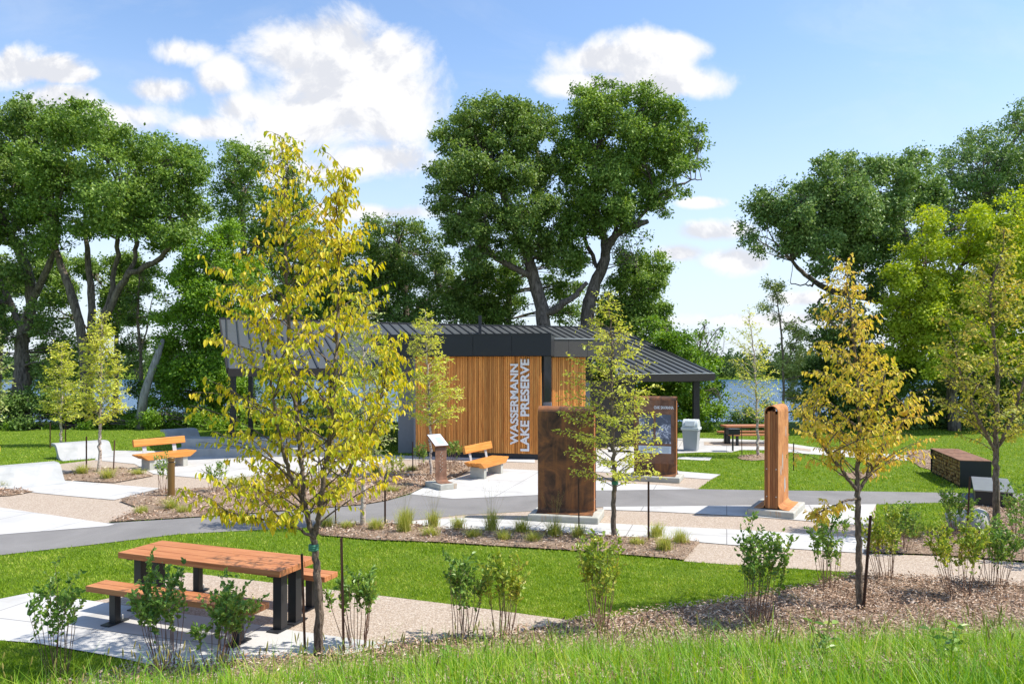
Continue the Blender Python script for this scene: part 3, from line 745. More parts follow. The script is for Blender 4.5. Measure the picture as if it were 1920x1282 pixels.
big_tree('oak_tree', 'right of the two tallest trees, broad crown over a forked trunk', 45, [[(1098, 720, 13), (1100, 610, 13), (1112, 545, 12), (1134, 485, 10), (1132, 440, 7), (1118, 380, 5), (1115, 300, 4)], [(1134, 480, 8), (1155, 440, 7, -.6), (1195, 422, 6, -1), (1215, 415, 4, -1)], [(1150, 440, 4, -.5), (1165, 380, 4, .3), (1185, 310, 3, .5)], [(1125, 510, 4), (1105, 470, 4, .8), (1090, 420, 3, 1)], [(1190, 422, 3, -1), (1240, 365, 3, -1), (1290, 340, 1.5, -1), (1315, 338, .8, -1)]],
         [(1090, 188, 26), (1125, 180, 28), (1170, 182, 28), (1215, 195, 32), (1255, 215, 32), (1290, 220, 18), (1080, 235, 40), (1140, 235, 48), (1205, 245, 48), (1265, 265, 42), (1305, 265, 22), (1075, 300, 46), (1135, 310, 52), (1205, 315, 50), (1265, 315, 34), (1310, 300, 16), (1090, 365, 44), (1150, 375, 46), (1215, 365, 34), (1265, 365, 24), (1120, 420, 34), (1175, 415, 22), (1245, 395, 20), (1075, 430, 34), (1210, 445, 18), (1080, 480, 26), (1170, 470, 20), (1190, 500, 22)], 'l_oak2', N=92000, seed=7, group=bt)
big_tree('broadleaf_tree', 'round leafy tree right of the two tallest trunks', 47, [[(1180, 700, 7), (1182, 600, 6), (1190, 540, 4)], [(1182, 600, 4), (1160, 540, 3)]],
         [(1190, 495, 28), (1230, 500, 26), (1165, 530, 28), (1215, 540, 38), (1245, 530, 20), (1185, 580, 36), (1230, 585, 28), (1140, 570, 24), (1150, 610, 30), (1210, 620, 34), (1100, 600, 20)], 'l_oak2', N=34000, seed=8, group=bt)
big_tree('broadleaf_tree', 'dark low tree seen between and behind the two tall trunks', 50, [[(960, 700, 6), (955, 600, 5), (950, 540, 3)]],
         [(900, 500, 34), (940, 530, 34), (960, 500, 26), (1060, 500, 30), (1030, 540, 26), (1070, 545, 26), (890, 560, 36), (960, 570, 34), (905, 600, 34), (1040, 590, 18), (960, 620, 34), (1075, 590, 22), (900, 640, 40), (1000, 650, 40), (1060, 650, 40)], 'l_oak2', N=42000, seed=9, group=bt)
big_tree('lilac_shrub', 'arching green shrub with long shoots at the right end of the roof', 37, [[(1290, 815, 4), (1288, 740, 3), (1285, 660, 2)], [(1288, 720, 2), (1330, 640, 1), (1352, 612, .6)], [(1288, 740, 2), (1320, 620, 1), (1322, 604, .6)]],
         [(1240, 625, 22), (1225, 600, 18), (1270, 645, 26), (1300, 660, 24), (1255, 680, 26), (1300, 700, 30), (1335, 690, 20), (1330, 645, 12), (1345, 622, 7), (1356, 615, 4), (1310, 625, 9), (1322, 608, 5), (1260, 730, 30), (1220, 740, 30), (1340, 730, 26), (1300, 760, 34), (1240, 780, 26), (1345, 770, 18), (1190, 770, 26), (1315, 795, 20), (1170, 720, 26), (1355, 750, 12)], 'l_maple', N=46000, L=.14, Wd=.085, seed=10, cat='shrub')
big_tree('oak_tree', 'grey-green oak with a long bare limb reaching left over the lake', 41, [[(1770, 880, 14), (1765, 720, 13), (1745, 620, 12), (1690, 575, 9), (1620, 555, 8), (1560, 545, 6), (1510, 515, 4), (1485, 490, 3)], [(1745, 620, 9), (1720, 500, 7), (1680, 400, 4)], [(1600, 552, 4), (1590, 480, 4), (1570, 400, 3)], [(1530, 530, 2.5, -.6), (1515, 536, 1.5, -.8), (1480, 530, .8, -1)], [(1560, 545, 3), (1540, 562, 2, -.5), (1520, 580, 1.6, -.6)]],
         [(1445, 355, 20), (1430, 385, 30), (1460, 405, 34), (1400, 440, 24), (1425, 470, 16), (1480, 360, 14), (1495, 395, 34), (1500, 445, 40), (1470, 470, 22), (1545, 325, 30), (1530, 365, 34), (1575, 370, 44), (1590, 310, 26), (1640, 315, 34), (1550, 430, 50), (1620, 390, 50), (1680, 340, 36), (1600, 460, 44), (1650, 450, 50), (1690, 400, 44), (1540, 495, 26), (1590, 520, 22), (1650, 520, 36), (1720, 310, 30), (1735, 370, 40)], 'l_grey', N=84000, seed=11, group=bt)
big_tree('oak_tree', 'highest dark tree at the right edge rising behind yellow-green foliage', 48, [[(1880, 880, 14), (1875, 700, 12), (1860, 520, 9), (1850, 380, 5)], [(1860, 520, 7), (1920, 420, 5)]],
         [(1800, 290, 28), (1850, 262, 32), (1900, 232, 30), (1940, 230, 40), (1780, 330, 34), (1835, 320, 46), (1900, 300, 52), (1770, 385, 34), (1830, 385, 50), (1900, 380, 56), (1960, 330, 60), (1760, 440, 40), (1830, 460, 60), (1920, 470, 60), (1990, 440, 80)], 'l_grey', N=62000, seed=12, group=bt)
big_tree('maple_tree', 'sunlit yellow-green tree in front of the dark oaks on the right', 37, [[(1790, 860, 9), (1785, 700, 8), (1790, 600, 6), (1800, 500, 4)], [(1788, 640, 5), (1740, 560, 4), (1735, 460, 2)], [(1790, 620, 5), (1860, 520, 4), (1890, 430, 2)]],
         [(1748, 395, 20), (1742, 425, 26), (1700, 470, 24), (1735, 470, 30), (1775, 480, 28), (1690, 520, 30), (1740, 530, 44), (1835, 415, 30), (1815, 450, 26), (1870, 430, 34), (1900, 385, 26), (1925, 430, 40), (1850, 480, 44), (1910, 500, 50), (1800, 530, 44), (1670, 570, 26), (1710, 590, 42), (1770, 600, 50), (1850, 570, 52), (1920, 580, 50), (1690, 640, 40), (1760, 670, 46), (1840, 650, 50), (1920, 660, 50), (1660, 620, 22)], 'l_lemon', N=88000, L=.16, Wd=.10, seed=13, group=bt)
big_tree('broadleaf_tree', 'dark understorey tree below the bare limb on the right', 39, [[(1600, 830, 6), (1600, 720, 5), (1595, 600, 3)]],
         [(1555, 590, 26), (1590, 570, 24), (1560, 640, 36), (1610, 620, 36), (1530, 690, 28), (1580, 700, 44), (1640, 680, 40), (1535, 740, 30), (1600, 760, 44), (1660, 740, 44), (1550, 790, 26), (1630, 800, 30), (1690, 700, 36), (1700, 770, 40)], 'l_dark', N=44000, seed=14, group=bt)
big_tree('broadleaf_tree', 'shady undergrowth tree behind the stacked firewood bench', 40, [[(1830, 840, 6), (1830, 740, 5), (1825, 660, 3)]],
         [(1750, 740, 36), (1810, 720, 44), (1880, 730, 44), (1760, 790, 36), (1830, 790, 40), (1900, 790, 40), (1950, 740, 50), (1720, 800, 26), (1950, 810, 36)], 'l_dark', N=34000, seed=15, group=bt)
big_tree('ash_sapling', 'slender airy sapling standing against the sky over the lake', 38, [[(1474, 850, 3), (1470, 760, 2.6), (1468, 680, 2.2), (1464, 620, 1.6), (1455, 550, .8)], [(1470, 690, 1.4), (1490, 650, 1)]],
         [(1438, 528, 11), (1450, 545, 14), (1430, 572, 9), (1462, 568, 13), (1440, 578, 10), (1465, 592, 12), (1478, 612, 12), (1490, 600, 9), (1496, 628, 14), (1480, 640, 10), (1508, 630, 10), (1490, 655, 16), (1505, 670, 18), (1475, 680, 12), (1500, 700, 22), (1480, 730, 16), (1510, 740, 20), (1500, 770, 18), (1470, 790, 14)], 'l_pale', 'bark_mid', N=7500, L=.13, Wd=.07, seed=16, cr=.3, sub=5, two=False, cat='tree')
# small trees / shrubs of the shore belt
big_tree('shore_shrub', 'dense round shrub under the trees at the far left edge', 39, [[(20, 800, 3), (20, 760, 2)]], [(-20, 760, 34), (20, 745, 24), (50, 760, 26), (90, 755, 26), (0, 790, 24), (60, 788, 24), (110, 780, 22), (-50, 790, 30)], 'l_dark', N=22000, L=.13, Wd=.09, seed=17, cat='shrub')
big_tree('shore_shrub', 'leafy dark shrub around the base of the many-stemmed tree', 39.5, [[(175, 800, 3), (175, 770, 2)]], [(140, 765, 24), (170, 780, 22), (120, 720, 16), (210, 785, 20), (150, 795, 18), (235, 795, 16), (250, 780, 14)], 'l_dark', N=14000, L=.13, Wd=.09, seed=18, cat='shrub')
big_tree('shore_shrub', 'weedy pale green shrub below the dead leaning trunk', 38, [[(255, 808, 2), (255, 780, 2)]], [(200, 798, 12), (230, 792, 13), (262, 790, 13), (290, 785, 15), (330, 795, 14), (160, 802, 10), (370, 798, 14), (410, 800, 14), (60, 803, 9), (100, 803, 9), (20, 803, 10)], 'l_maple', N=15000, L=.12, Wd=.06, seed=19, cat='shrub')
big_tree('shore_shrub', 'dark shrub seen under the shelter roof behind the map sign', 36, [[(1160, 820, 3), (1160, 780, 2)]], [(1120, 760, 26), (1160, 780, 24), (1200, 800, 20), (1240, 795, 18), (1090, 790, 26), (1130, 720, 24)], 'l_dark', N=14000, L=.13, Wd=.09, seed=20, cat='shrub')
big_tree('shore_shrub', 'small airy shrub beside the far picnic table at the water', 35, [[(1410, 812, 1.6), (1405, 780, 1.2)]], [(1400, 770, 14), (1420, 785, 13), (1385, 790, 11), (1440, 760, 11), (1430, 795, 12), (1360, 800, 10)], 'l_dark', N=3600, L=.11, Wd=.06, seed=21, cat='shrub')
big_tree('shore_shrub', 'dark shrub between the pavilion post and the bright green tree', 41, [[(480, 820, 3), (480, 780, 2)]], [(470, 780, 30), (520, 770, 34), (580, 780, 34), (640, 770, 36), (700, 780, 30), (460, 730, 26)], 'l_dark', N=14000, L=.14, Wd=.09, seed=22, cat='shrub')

big_tree('broadleaf_tree', 'light-leaved tree seen between the trunks of the multi-stemmed tree', 50, [[(215, 780, 5), (218, 660, 4), (222, 560, 3)], [(218, 680, 3), (150, 600, 2)]],
         [(60, 600, 26), (160, 500, 26), (110, 500, 24), (230, 500, 34), (250, 540, 34), (215, 560, 30), (120, 540, 26), (90, 570, 22), (180, 540, 16), (240, 590, 26), (205, 620, 22), (275, 520, 22), (130, 600, 16), (250, 650, 20), (215, 680, 16)], 'l_oak2', 'bark_mid', N=34000, seed=24, group=bt)
big_tree('broadleaf_tree', 'dark tree filling the gap at the far left above the water', 51, [[(-10, 780, 6), (0, 660, 5), (10, 560, 3)]],
         [(0, 500, 30), (30, 540, 26), (-20, 560, 34), (0, 610, 22), (60, 500, 24), (95, 520, 20), (100, 660, 20), (120, 700, 26), (75, 715, 20), (-10, 650, 16)], 'l_oak', 'bark_mid', N=26000, seed=25, group=bt)
# dead leaning trunk and thin bare tree
m = MB(); P = [W(262, 785, 38), W(270, 740, 38.2), W(283, 700, 38.4), (W(296, 665, 38.6)), W(306, 636, 38.8)]
b0 = P[0].copy(); b0[2] = float(terr(b0[0], b0[1])); P[0] = b0
m.tube(P, [.24, .2, .19, .17, .10], 10); m.tube([P[3], P[3] + [-.3, 0, .5]], [.05, .02], 5)
tag(m.build('dead_trunk', M['bark_dead'], smooth=True), 'pale dead tree trunk leaning right at the lake edge', 'dead tree')
for o in [bpy.context.scene.objects['dead_trunk']]:
    pass
big_tree('thin_tree', 'thin sparse tree with pale stem left of the dead trunk', 42, [[(262, 760, 4), (264, 680, 3), (258, 600, 2.4), (262, 520, 1.4)], [(262, 670, 2), (275, 620, 1.4), (285, 560, .8)]],
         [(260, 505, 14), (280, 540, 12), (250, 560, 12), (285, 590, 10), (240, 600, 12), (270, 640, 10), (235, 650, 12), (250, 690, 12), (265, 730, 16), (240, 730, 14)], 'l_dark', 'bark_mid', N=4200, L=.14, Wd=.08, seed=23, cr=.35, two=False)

def far_wood():
    rng = np.random.default_rng(31)
    n = 900
    X = np.sort(rng.uniform(-420, 420, n)); Y = 357 + 60 * rng.uniform(0, 1, n) ** 1.6
    r = rng.uniform(3.8, 8, n)
    Z = -1.5 + rng.uniform(0, 3, n) + np.clip(Y - 360, 0, 60) * .14
    C = np.stack([X, Y, Z], -1)
    V, Q, _ = foliage(C, r, C.mean(0) - [0, 0, 400], 130000, 1.5, 1.1, rng, per=12, cr=1.8)
    m = MB(); m.add(V, Q)
    tag(m.build('far_woodland', M['l_far']), 'wooded far shore across the lake', kind='stuff')
far_wood()

# ------------------------------------------------------------------ young planted trees
def young_tree(name, label, foot, leaders, profile, clear_py, leaf, bark, nb=60, L=.09, Wd=.05, droop=.9, dens=1., seed=0, r0=None, fine=True, group='young trees planted along the paths', rise=.75, twl=(.1, .26), gap=.032, cat='tree', tie=None, hp=1.05):
    rng = np.random.default_rng(seed)
    base = G(*foot); Y = base[1]
    t = thing(name, label, cat, base, 0, group)
    prof = np.array(profile, float)
    zs = H - (prof[:, 0] - HY) / F * Y; xl = (prof[:, 1] - CX) / F * Y; xr = (prof[:, 2] - CX) / F * Y
    o = np.argsort(zs); zs = zs[o]; xl = xl[o]; xr = xr[o]
    wood = MB(); LP = []; LD = []
    paths = []
    for li, ld in enumerate(leaders):
        P = np.array([W(q[0], q[1], Y + (q[3] if len(q) > 3 else 0)) for q in ld]); R = np.array([q[2] / F * Y for q in ld])
        if li == 0: P[0] = base + [0, 0, -.05]; R[0] *= 1.2
        k = 8; tt = np.linspace(0, len(P) - 1, (len(P) - 1) * k + 1)
        PP = np.stack([np.interp(tt, np.arange(len(P)), P[:, i]) for i in range(3)], -1)
        # soften the corners
        for _ in range(4): PP[1:-1] = .5 * PP[1:-1] + .25 * (PP[:-2] + PP[2:])
        PP[1:-1] += rng.normal(size=PP[1:-1].shape) * .006 * Y / 9
        RR = np.interp(tt, np.arange(len(P)), R)
        wood.tube(PP, RR, 8)
        paths.append((PP, RR))
    zc = H - (clear_py - HY) / F * Y
    cand = []
    for PP, RR in paths:
        for p, r in zip(PP, RR):
            if p[2] > zc: cand.append((p, r))
    cand.sort(key=lambda c: c[0][2])
    # spacing by height so every level gets its boughs
    hz = np.array([c[0][2] for c in cand])
    top = hz.max()
    for i in range(nb):
        h = zc + (top - zc) * ((i + .5) / nb) ** hp
        w = np.exp(-((hz - h) / .08) ** 2) + 1e-9
        p, r = cand[rng.choice(len(cand), p=w / w.sum())]
        az = i * 2.39996 + rng.normal() * .35
        ca, sa = math.cos(az), math.sin(az)
        R = .6
        for _ in range(4):
            zz = p[2] + rise * .55 * R
            a = np.interp(zz, zs, xl); b = np.interp(zz, zs, xr)
            ex = (b - p[0]) if ca > 0 else (p[0] - a)
            ex = max(.05, ex); ey = max(.08, (b - a) / 2 * .85)
            R = 1 / math.sqrt((ca / ex) ** 2 + (sa / ey) ** 2)
        R = min(R, 2.4) * rng.uniform(.72, 1.04)
        rs = rise * (1.0 if p[2] < zc + .5 * (top - zc) else 1.25)
        e = p + np.array([ca * R, sa * R, rs * R * rng.uniform(.5, 1.1)])
        n = 7; tt = np.linspace(0, 1, n)[:, None]
        pp = p + (e - p) * tt + np.sin(tt * np.pi) * np.array([0, 0, .08 * R]) + np.cumsum(rng.normal(size=(n, 3)) * .012 * max(R, .3), 0) * tt
        rr = max(.003, min(r * .5, .004 + .008 * R))
        wood.tube(pp, np.linspace(rr, .0018, n), 5, False)
        # twigs
        ntw = max(2, int(R / .085 * dens))
        for j in range(ntw):
            s = .18 + .82 * (j + rng.uniform()) / ntw
            q = pp[0] * 0 + np.array([np.interp(s, tt.ravel(), pp[:, d]) for d in range(3)])
            dirb = norm(pp[-1] - pp[0])
            side = norm(np.cross(dirb, [0, 0, 1])) * (1 if j % 2 else -1)
            d = norm(dirb * .6 + side * rng.uniform(.3, 1) + np.array([0, 0, rng.normal() * .35]) + rng.normal(size=3) * .2)
            tl = rng.uniform(*twl) * (1.15 - .4 * s)
            q2 = q + d * tl + np.array([0, 0, -.12 * tl])
            wood.tube([q, q + d * tl * .5, q2], [.0025, .002, .0012], 3, False)
            nl = max(2, int(tl / gap))
            for k2 in range(nl + 1):
                u = (k2 + .3) / (nl + .3)
                LP.append(q + (q2 - q) * min(u, 1)); LD.append(d * .45 + side * (.6 if k2 % 2 else -.6) * .8)
    # leaves on the leader tips
    for PP, RR in paths[1:]:
        for k2 in range(len(PP) // 3, len(PP)):
            for k3 in range(3):
                d = norm(rng.normal(size=3) * [1, 1, .4]); q2 = PP[k2] + d * rng.uniform(.06, .16)
                wood.tube([PP[k2], q2], [.002, .001], 3, False)
                for u in (.3, .6, .85, 1.): LP.append(PP[k2] + (q2 - PP[k2]) * u); LD.append(d)
    for PP, RR in paths:
        for k2 in range(14):
            i = -1 - rng.integers(0, min(9, len(PP) - 1)); LP.append(PP[i]); LD.append(rng.normal(size=3))
    LP = np.array(LP); LD = np.array(LD); n = len(LP)
    D = norm(LD) * .8 + np.array([0, 0, -droop]) + rng.normal(size=(n, 3)) * .35
    hor = rng.normal(size=(n, 3)) * .5 + norm(LP - base - np.array([0, 0, 1.])) * .7 + np.array([0, 0, .7])
    sz = L * rng.uniform(.45, 1.35, n)
    V, Q = leaf_geo(LP + rng.normal(size=(n, 3)) * .008, D, hor, sz, sz * Wd / L * rng.uniform(.8, 1.1, n), fine)
    m = MB(); m.add(V, Q); m.build('crown', M[leaf], t, origin=base)
    wood.build('trunk', M[bark], t, smooth=True, origin=base)
    if tie:
        c = W(tie[0], tie[1], Y); m = MB()
        for k2 in range(3): m.lathe([(tie[2] / F * Y, -.012), (tie[2] / F * Y + .006, 0), (tie[2] / F * Y, .012)], 10, (c - base + [0, 0, k2 * .022 - .02]))
        m.build('tie', M['tie'], t)
    return t, n

young_tree('elm_tree', 'largest golden-leaved young tree, in front of the picnic table', (597, 1235),
           [[(597, 1235, 8), (598, 1120, 7.6), (594, 1060, 7), (588, 1010, 6), (572, 950, 5), (566, 880, 4.3), (560, 800, 4), (545, 700, 4, .1), (540, 600, 3.4, .1), (536, 500, 2.8, .1), (534, 400, 2, .1), (531, 320, 1.5, .1), (530, 258, .8, .1)],
            [(588, 1012, 5.5), (600, 960, 5, -.1), (608, 880, 4.3, -.2), (622, 800, 4, -.2), (628, 720, 3.3, -.2), (633, 600, 3, -.1), (636, 500, 2.3), (632, 420, 1.7), (630, 370, 1.2), (652, 322, .8)],
            [(572, 950, 4), (540, 880, 3.6, -.3), (520, 800, 3, -.5), (505, 700, 2.4, -.5), (500, 600, 1.4, -.5)],
            [(600, 960, 4), (650, 890, 3.6, .3), (700, 800, 3, .4), (720, 720, 2, .5), (735, 650, 1.2, .5)],
            [(590, 1010, 3.4), (560, 990, 2.4, -.2), (500, 975, 1.8, -.5), (450, 965, 1.2, -.6), (420, 955, .8, -.6)]],
           [(250, 505, 555), (300, 505, 560), (335, 490, 640), (400, 480, 690), (470, 455, 700), (560, 420, 715), (620, 400, 770), (700, 385, 775), (780, 375, 775), (850, 385, 770), (900, 420, 755), (950, 460, 735), (1000, 520, 690)],
           985, 'l_gold', 'bark_mid', hp=1.3, nb=155, L=.070, Wd=.036, dens=1.0, seed=41, tie=(588, 1026, 9), droop=1.3)
young_tree('elm_tree', 'amber-leaved young tree with one slim trunk beside a leaning stake', (1612, 1146),
           [[(1612, 1146, 6.5), (1611, 1050, 6), (1608, 960, 5.5), (1608, 910, 5), (1608, 860, 4), (1612, 780, 3.5), (1606, 700, 3), (1600, 620, 2.2), (1590, 550, 1.4), (1586, 492, .8)],
            [(1608, 925, 3.5), (1640, 870, 3, .2), (1680, 810, 2, .3), (1715, 760, 1.2, .3)],
            [(1608, 920, 3.5), (1570, 870, 3, -.2), (1530, 820, 2, -.3), (1505, 770, 1.2, -.3)],
            [(1606, 935, 2.5), (1580, 940, 1.8, -.3), (1545, 955, 1.3, -.4), (1525, 970, .8, -.4)],
            [(1608, 850, 3), (1640, 780, 2.4, -.3), (1660, 700, 1.5, -.4)]],
           [(490, 1575, 1600), (540, 1560, 1610), (600, 1530, 1635), (650, 1520, 1650), (700, 1490, 1700), (760, 1475, 1745), (800, 1470, 1760), (850, 1485, 1745), (900, 1510, 1700), (940, 1540, 1650)],
           905, 'l_orange', 'bark_mid', hp=1.2, nb=96, L=.066, Wd=.034, dens=1.1, seed=42, droop=1.0)
young_tree('elm_tree', 'olive and gold young tree at the right edge by the steel benches', (1868, 1000),
           [[(1868, 1000, 6), (1868, 900, 5.6), (1866, 850, 5), (1868, 780, 4.2), (1870, 700, 3.6), (1862, 620, 2.8), (1856, 540, 2), (1880, 470, 1.2), (1882, 430, .7)],
            [(1866, 850, 3.5), (1900, 780, 3, .2), (1925, 700, 2, .3), (1935, 620, 1.2, .3)],
            [(1866, 845, 3.5), (1830, 780, 3, -.2), (1800, 700, 2, -.3), (1790, 640, 1.2, -.3)]],
           [(430, 1865, 1895), (480, 1845, 1905), (540, 1800, 1925), (600, 1780, 1940), (660, 1760, 1950), (720, 1745, 1965), (780, 1740, 1970), (830, 1770, 1960), (870, 1790, 1945)],
           850, 'l_olive', 'bark_mid', nb=115, L=.075, Wd=.042, dens=1.45, seed=43, fine=False, droop=.8, gap=.04)
young_tree('birch_tree', 'lime-leaved young birch standing right of the tall rusty panel', (1150, 1005),
           [[(1150, 1005, 4.6), (1151, 950, 4.4), (1152, 900, 4.2), (1150, 820, 3.6), (1146, 740, 3), (1148, 660, 2.2), (1144, 600, 1.4), (1140, 545, .7)]],
           [(545, 1130, 1150), (590, 1095, 1165), (630, 1080, 1190), (670, 1060, 1205), (720, 1042, 1235), (760, 1050, 1240), (820, 1035, 1240), (870, 1040, 1248), (910, 1050, 1245), (940, 1080, 1235)],
           915, 'l_lime', 'bark_mid', nb=112, L=.062, Wd=.040, dens=1.7, seed=44, fine=False, droop=.2, rise=.4, gap=.034, tie=(1153, 905, 6), twl=(.08, .2))
young_tree('birch_tree', 'slim birch in the planting bed in front of the slatted wall', (808, 893),
           [[(808, 893, 2.6), (808, 850, 2.5), (806, 800, 2.3), (803, 720, 1.8), (800, 650, 1.2), (798, 585, .6)]],
           [(585, 792, 804), (620, 772, 825), (665, 762, 842), (690, 775, 865), (720, 768, 870), (760, 762, 880), (790, 770, 882), (812, 785, 868)],
           806, 'l_lime', 'bark_birch', nb=100, L=.078, Wd=.055, dens=1.8, seed=45, fine=False, droop=.15, rise=.45, gap=.042)
young_tree('birch_tree', 'white-stemmed birch with pale leaves hidden behind the golden tree', (680, 988),
           [[(680, 988, 4.6), (681, 930, 4.5), (682, 870, 4), (684, 780, 3.4), (682, 690, 2.6), (680, 620, 1.6), (678, 555, .8)]],
           [(545, 668, 690), (600, 645, 712), (660, 640, 730), (720, 625, 745), (780, 620, 750), (830, 625, 745), (880, 640, 735)],
           870, 'l_pale', 'bark_birch', nb=95, L=.06, Wd=.042, dens=1.7, seed=46, fine=False, droop=.2, rise=.6, gap=.036)
young_tree('birch_tree', 'pale-stemmed birch between two stakes in front of the curved concrete seat', (187, 888),
           [[(187, 888, 3.2), (187, 850, 3), (188, 800, 2.6), (189, 720, 2), (190, 650, 1.4), (190, 590, .7)]],
           [(588, 184, 197), (620, 168, 210), (660, 152, 226), (700, 148, 232), (740, 140, 235), (780, 138, 235), (800, 155, 225)],
           798, 'l_lime', 'bark_birch', nb=105, L=.085, Wd=.06, dens=2.0, seed=47, fine=False, droop=.15, rise=.6, gap=.04)
young_tree('birch_tree', 'smaller birch further back on the left lawn', (113, 836),
           [[(113, 836, 2.2), (114, 800, 2.1), (115, 740, 1.6), (116, 680, 1), (116, 645, .5)]],
           [(640, 108, 122), (670, 88, 138), (700, 78, 148), (740, 72, 158), (770, 70, 160), (795, 85, 150)],
           795, 'l_lime', 'bark_birch', nb=75, L=.095, Wd=.068, dens=1.8, seed=48, fine=False, droop=.15, rise=.5, gap=.05)
young_tree('birch_tree', 'thin see-through young tree on the lawn in front of the lake', (1422, 856),
           [[(1422, 856, 2.6), (1420, 800, 2.3), (1418, 740, 1.9), (1414, 660, 1.3), (1404, 583, .5)]],
           [(582, 1398, 1410), (620, 1378, 1425), (660, 1352, 1440), (700, 1355, 1455), (740, 1362, 1465), (780, 1372, 1470), (800, 1380, 1455)],
           798, 'l_lime', 'bark_birch', nb=66, L=.085, Wd=.058, dens=1.2, seed=49, fine=False, droop=.2, rise=.7, gap=.055)
young_tree('birch_tree', 'pale leafy tree cut off by the left edge of the photo', (-28, 880),
           [[(-28, 880, 3), (-28, 800, 2.6), (-26, 720, 2), (-25, 640, 1.2), (-25, 600, .6)]],
           [(600, -35, -15), (650, -55, 6), (700, -65, 18), (750, -70, 14), (800, -60, 8)],
           805, 'l_pale', 'bark_birch', nb=60, L=.09, Wd=.062, dens=1.8, seed=50, fine=False, droop=.2, rise=.6, gap=.05)

# ------------------------------------------------------------------ shrubs
ORD = ['first', 'second', 'third', 'fourth', 'fifth', 'sixth', 'seventh', 'eighth', 'ninth', 'tenth', 'eleventh', 'twelfth', 'thirteenth', 'fourteenth', 'fifteenth', 'sixteenth', 'seventeenth', 'eighteenth']
def shrub(label, foot, top_py, half_px, leaf='l_shrub', stems=11, nl=330, seed=0, bare=.45, L=.054, fine=True, group='young shrubs with bare stems'):
    rng = np.random.default_rng(seed)
    base = G(*foot); Y = base[1]; k = Y / F
    h = (foot[1] - top_py) * k; hw = half_px * k
    nl = int(nl * 2.7); stems = int(stems * 1.4)
    t = thing('chokeberry_shrub', label, 'shrub', base, 0, group)
    w = MB(); LP = []; LD = []
    bare = float(np.clip(bare + rng.uniform(-.06, .12), .15, .6)); lean = rng.normal(size=2) * hw * .16; bare0 = bare
    for i in range(stems):
        bare = bare0 + rng.uniform(-.08, .1)
        a = rng.uniform(0, 6.283); rr = math.sqrt((i + .5) / stems)
        hh = h * rng.uniform(.74, 1.0) * (1.02 - .14 * rr)
        b = np.array([math.cos(a), math.sin(a), 0]) * rr * hw * .38
        e = np.array([math.cos(a), math.sin(a), 0]) * rr * hw * rng.uniform(.70, 1.1); e[:2] += lean; e[2] = hh * rng.uniform(.86, 1.04)
        tt = np.linspace(0, 1, 7)[:, None]
        p = b + (e - b) * tt; p[:, :2] += ((1 - tt) * tt * rng.normal() * hw * .3)
        p = p + np.cumsum(rng.normal(size=(7, 3)) * .010, 0); p[0, 2] = -.03
        w.tube(p, np.linspace(.0052, .0018, 7), 4, False)
        ns = rng.integers(4, 8)
        for j in range(ns):
            s = bare + (1 - bare) * (.25 + .7 * rng.uniform(0, 1) ** .8)
            q = np.array([np.interp(s, tt.ravel(), p[:, d]) for d in range(3)])
            az = rng.uniform(0, 6.283); l = rng.uniform(.05, .13) * h / .8
            q2 = q + np.array([math.cos(az) * l * .7, math.sin(az) * l * .7, l * .9])
            w.tube([q, q2], [.002, .001], 3, False)
            for u in np.linspace(.1, 1, 7): LP.append(q + (q2 - q) * u); LD.append([math.cos(az), math.sin(az), .9])
        for u in np.linspace(bare + .12, 1, 12):
            LP.append(np.array([np.interp(u, tt.ravel(), p[:, d]) for d in range(3)])); LD.append([0, 0, .8])
    LP = np.array(LP); LD = np.array(LD, float)
    idx = rng.choice(len(LP), nl); LP = LP[idx] + rng.normal(size=(nl, 3)) * .008; LD = LD[idx]
    D = LD * .6 + rng.normal(size=(nl, 3)) * .6 + [0, 0, .25]
    N = rng.normal(size=(nl, 3)) * .7 + [0, 0, .6]
    sz = L * rng.uniform(.6, 1.25, nl)
    V, Q = leaf_geo(LP, D, N, sz, sz * .62, fine)
    m = MB(); m.add(V, Q); m.build('foliage', M[leaf], t)
    w.build('stems', M['twig'], t, smooth=True)
    return t

shrub('shrub on the grass at the lower left corner, left of the picnic table', (110, 1262), 1062, 56, stems=11, nl=230, seed=61, bare=.36)
shrub('left one of the two dense shrubs in front of the picnic table', (312, 1262), 1052, 62, stems=13, nl=470, seed=62, bare=.45)
shrub('right one of the two dense shrubs in front of the picnic table', (412, 1256), 1070, 66, stems=13, nl=430, seed=63, bare=.45)
shrub('shrub behind the tall rusty stake right of the golden tree', (672, 1214), 1062, 50, stems=12, nl=330, seed=64, bare=.42)
shrub('shrub with a shrivelled brown branch, middle of the front bed', (868, 1205), 1025, 50, stems=10, nl=330, seed=65, bare=.42)
shrub('yellow-tinged shrub touching its left neighbour in the middle of the front bed', (938, 1200), 1028, 52, 'l_shrub_y', stems=11, nl=340, seed=66, bare=.4)
shrub('tall yellowish shrub between lawn and bed, below the birch trunk', (1128, 1185), 992, 56, 'l_shrub_y', stems=15, nl=470, seed=67, bare=.42)
shrub('tallest dark green shrub of the front bed, right of centre', (1416, 1180), 968, 58, stems=15, nl=520, seed=68, bare=.42)
shrub('shrub at the lawn tip just left of the amber tree', (1552, 1112), 962, 42, stems=10, nl=330, seed=69, bare=.4)
shrub('shrub just right of the leaning stake', (1662, 1093), 945, 44, 'l_shrub_y', stems=12, nl=380, seed=70, bare=.35)
shrub('shrub behind the leaning stake at the lawn edge', (1692, 1035), 920, 42, stems=10, nl=320, seed=71, bare=.3)
shrub('bright shrub on the bark bed below the pale boulder', (1800, 1130), 968, 56, 'l_shrub_y', stems=14, nl=460, seed=72, bare=.35)
shrub('large shrub near the right edge above the front bed', (1868, 1106), 955, 52, stems=13, nl=460, seed=73, bare=.35)
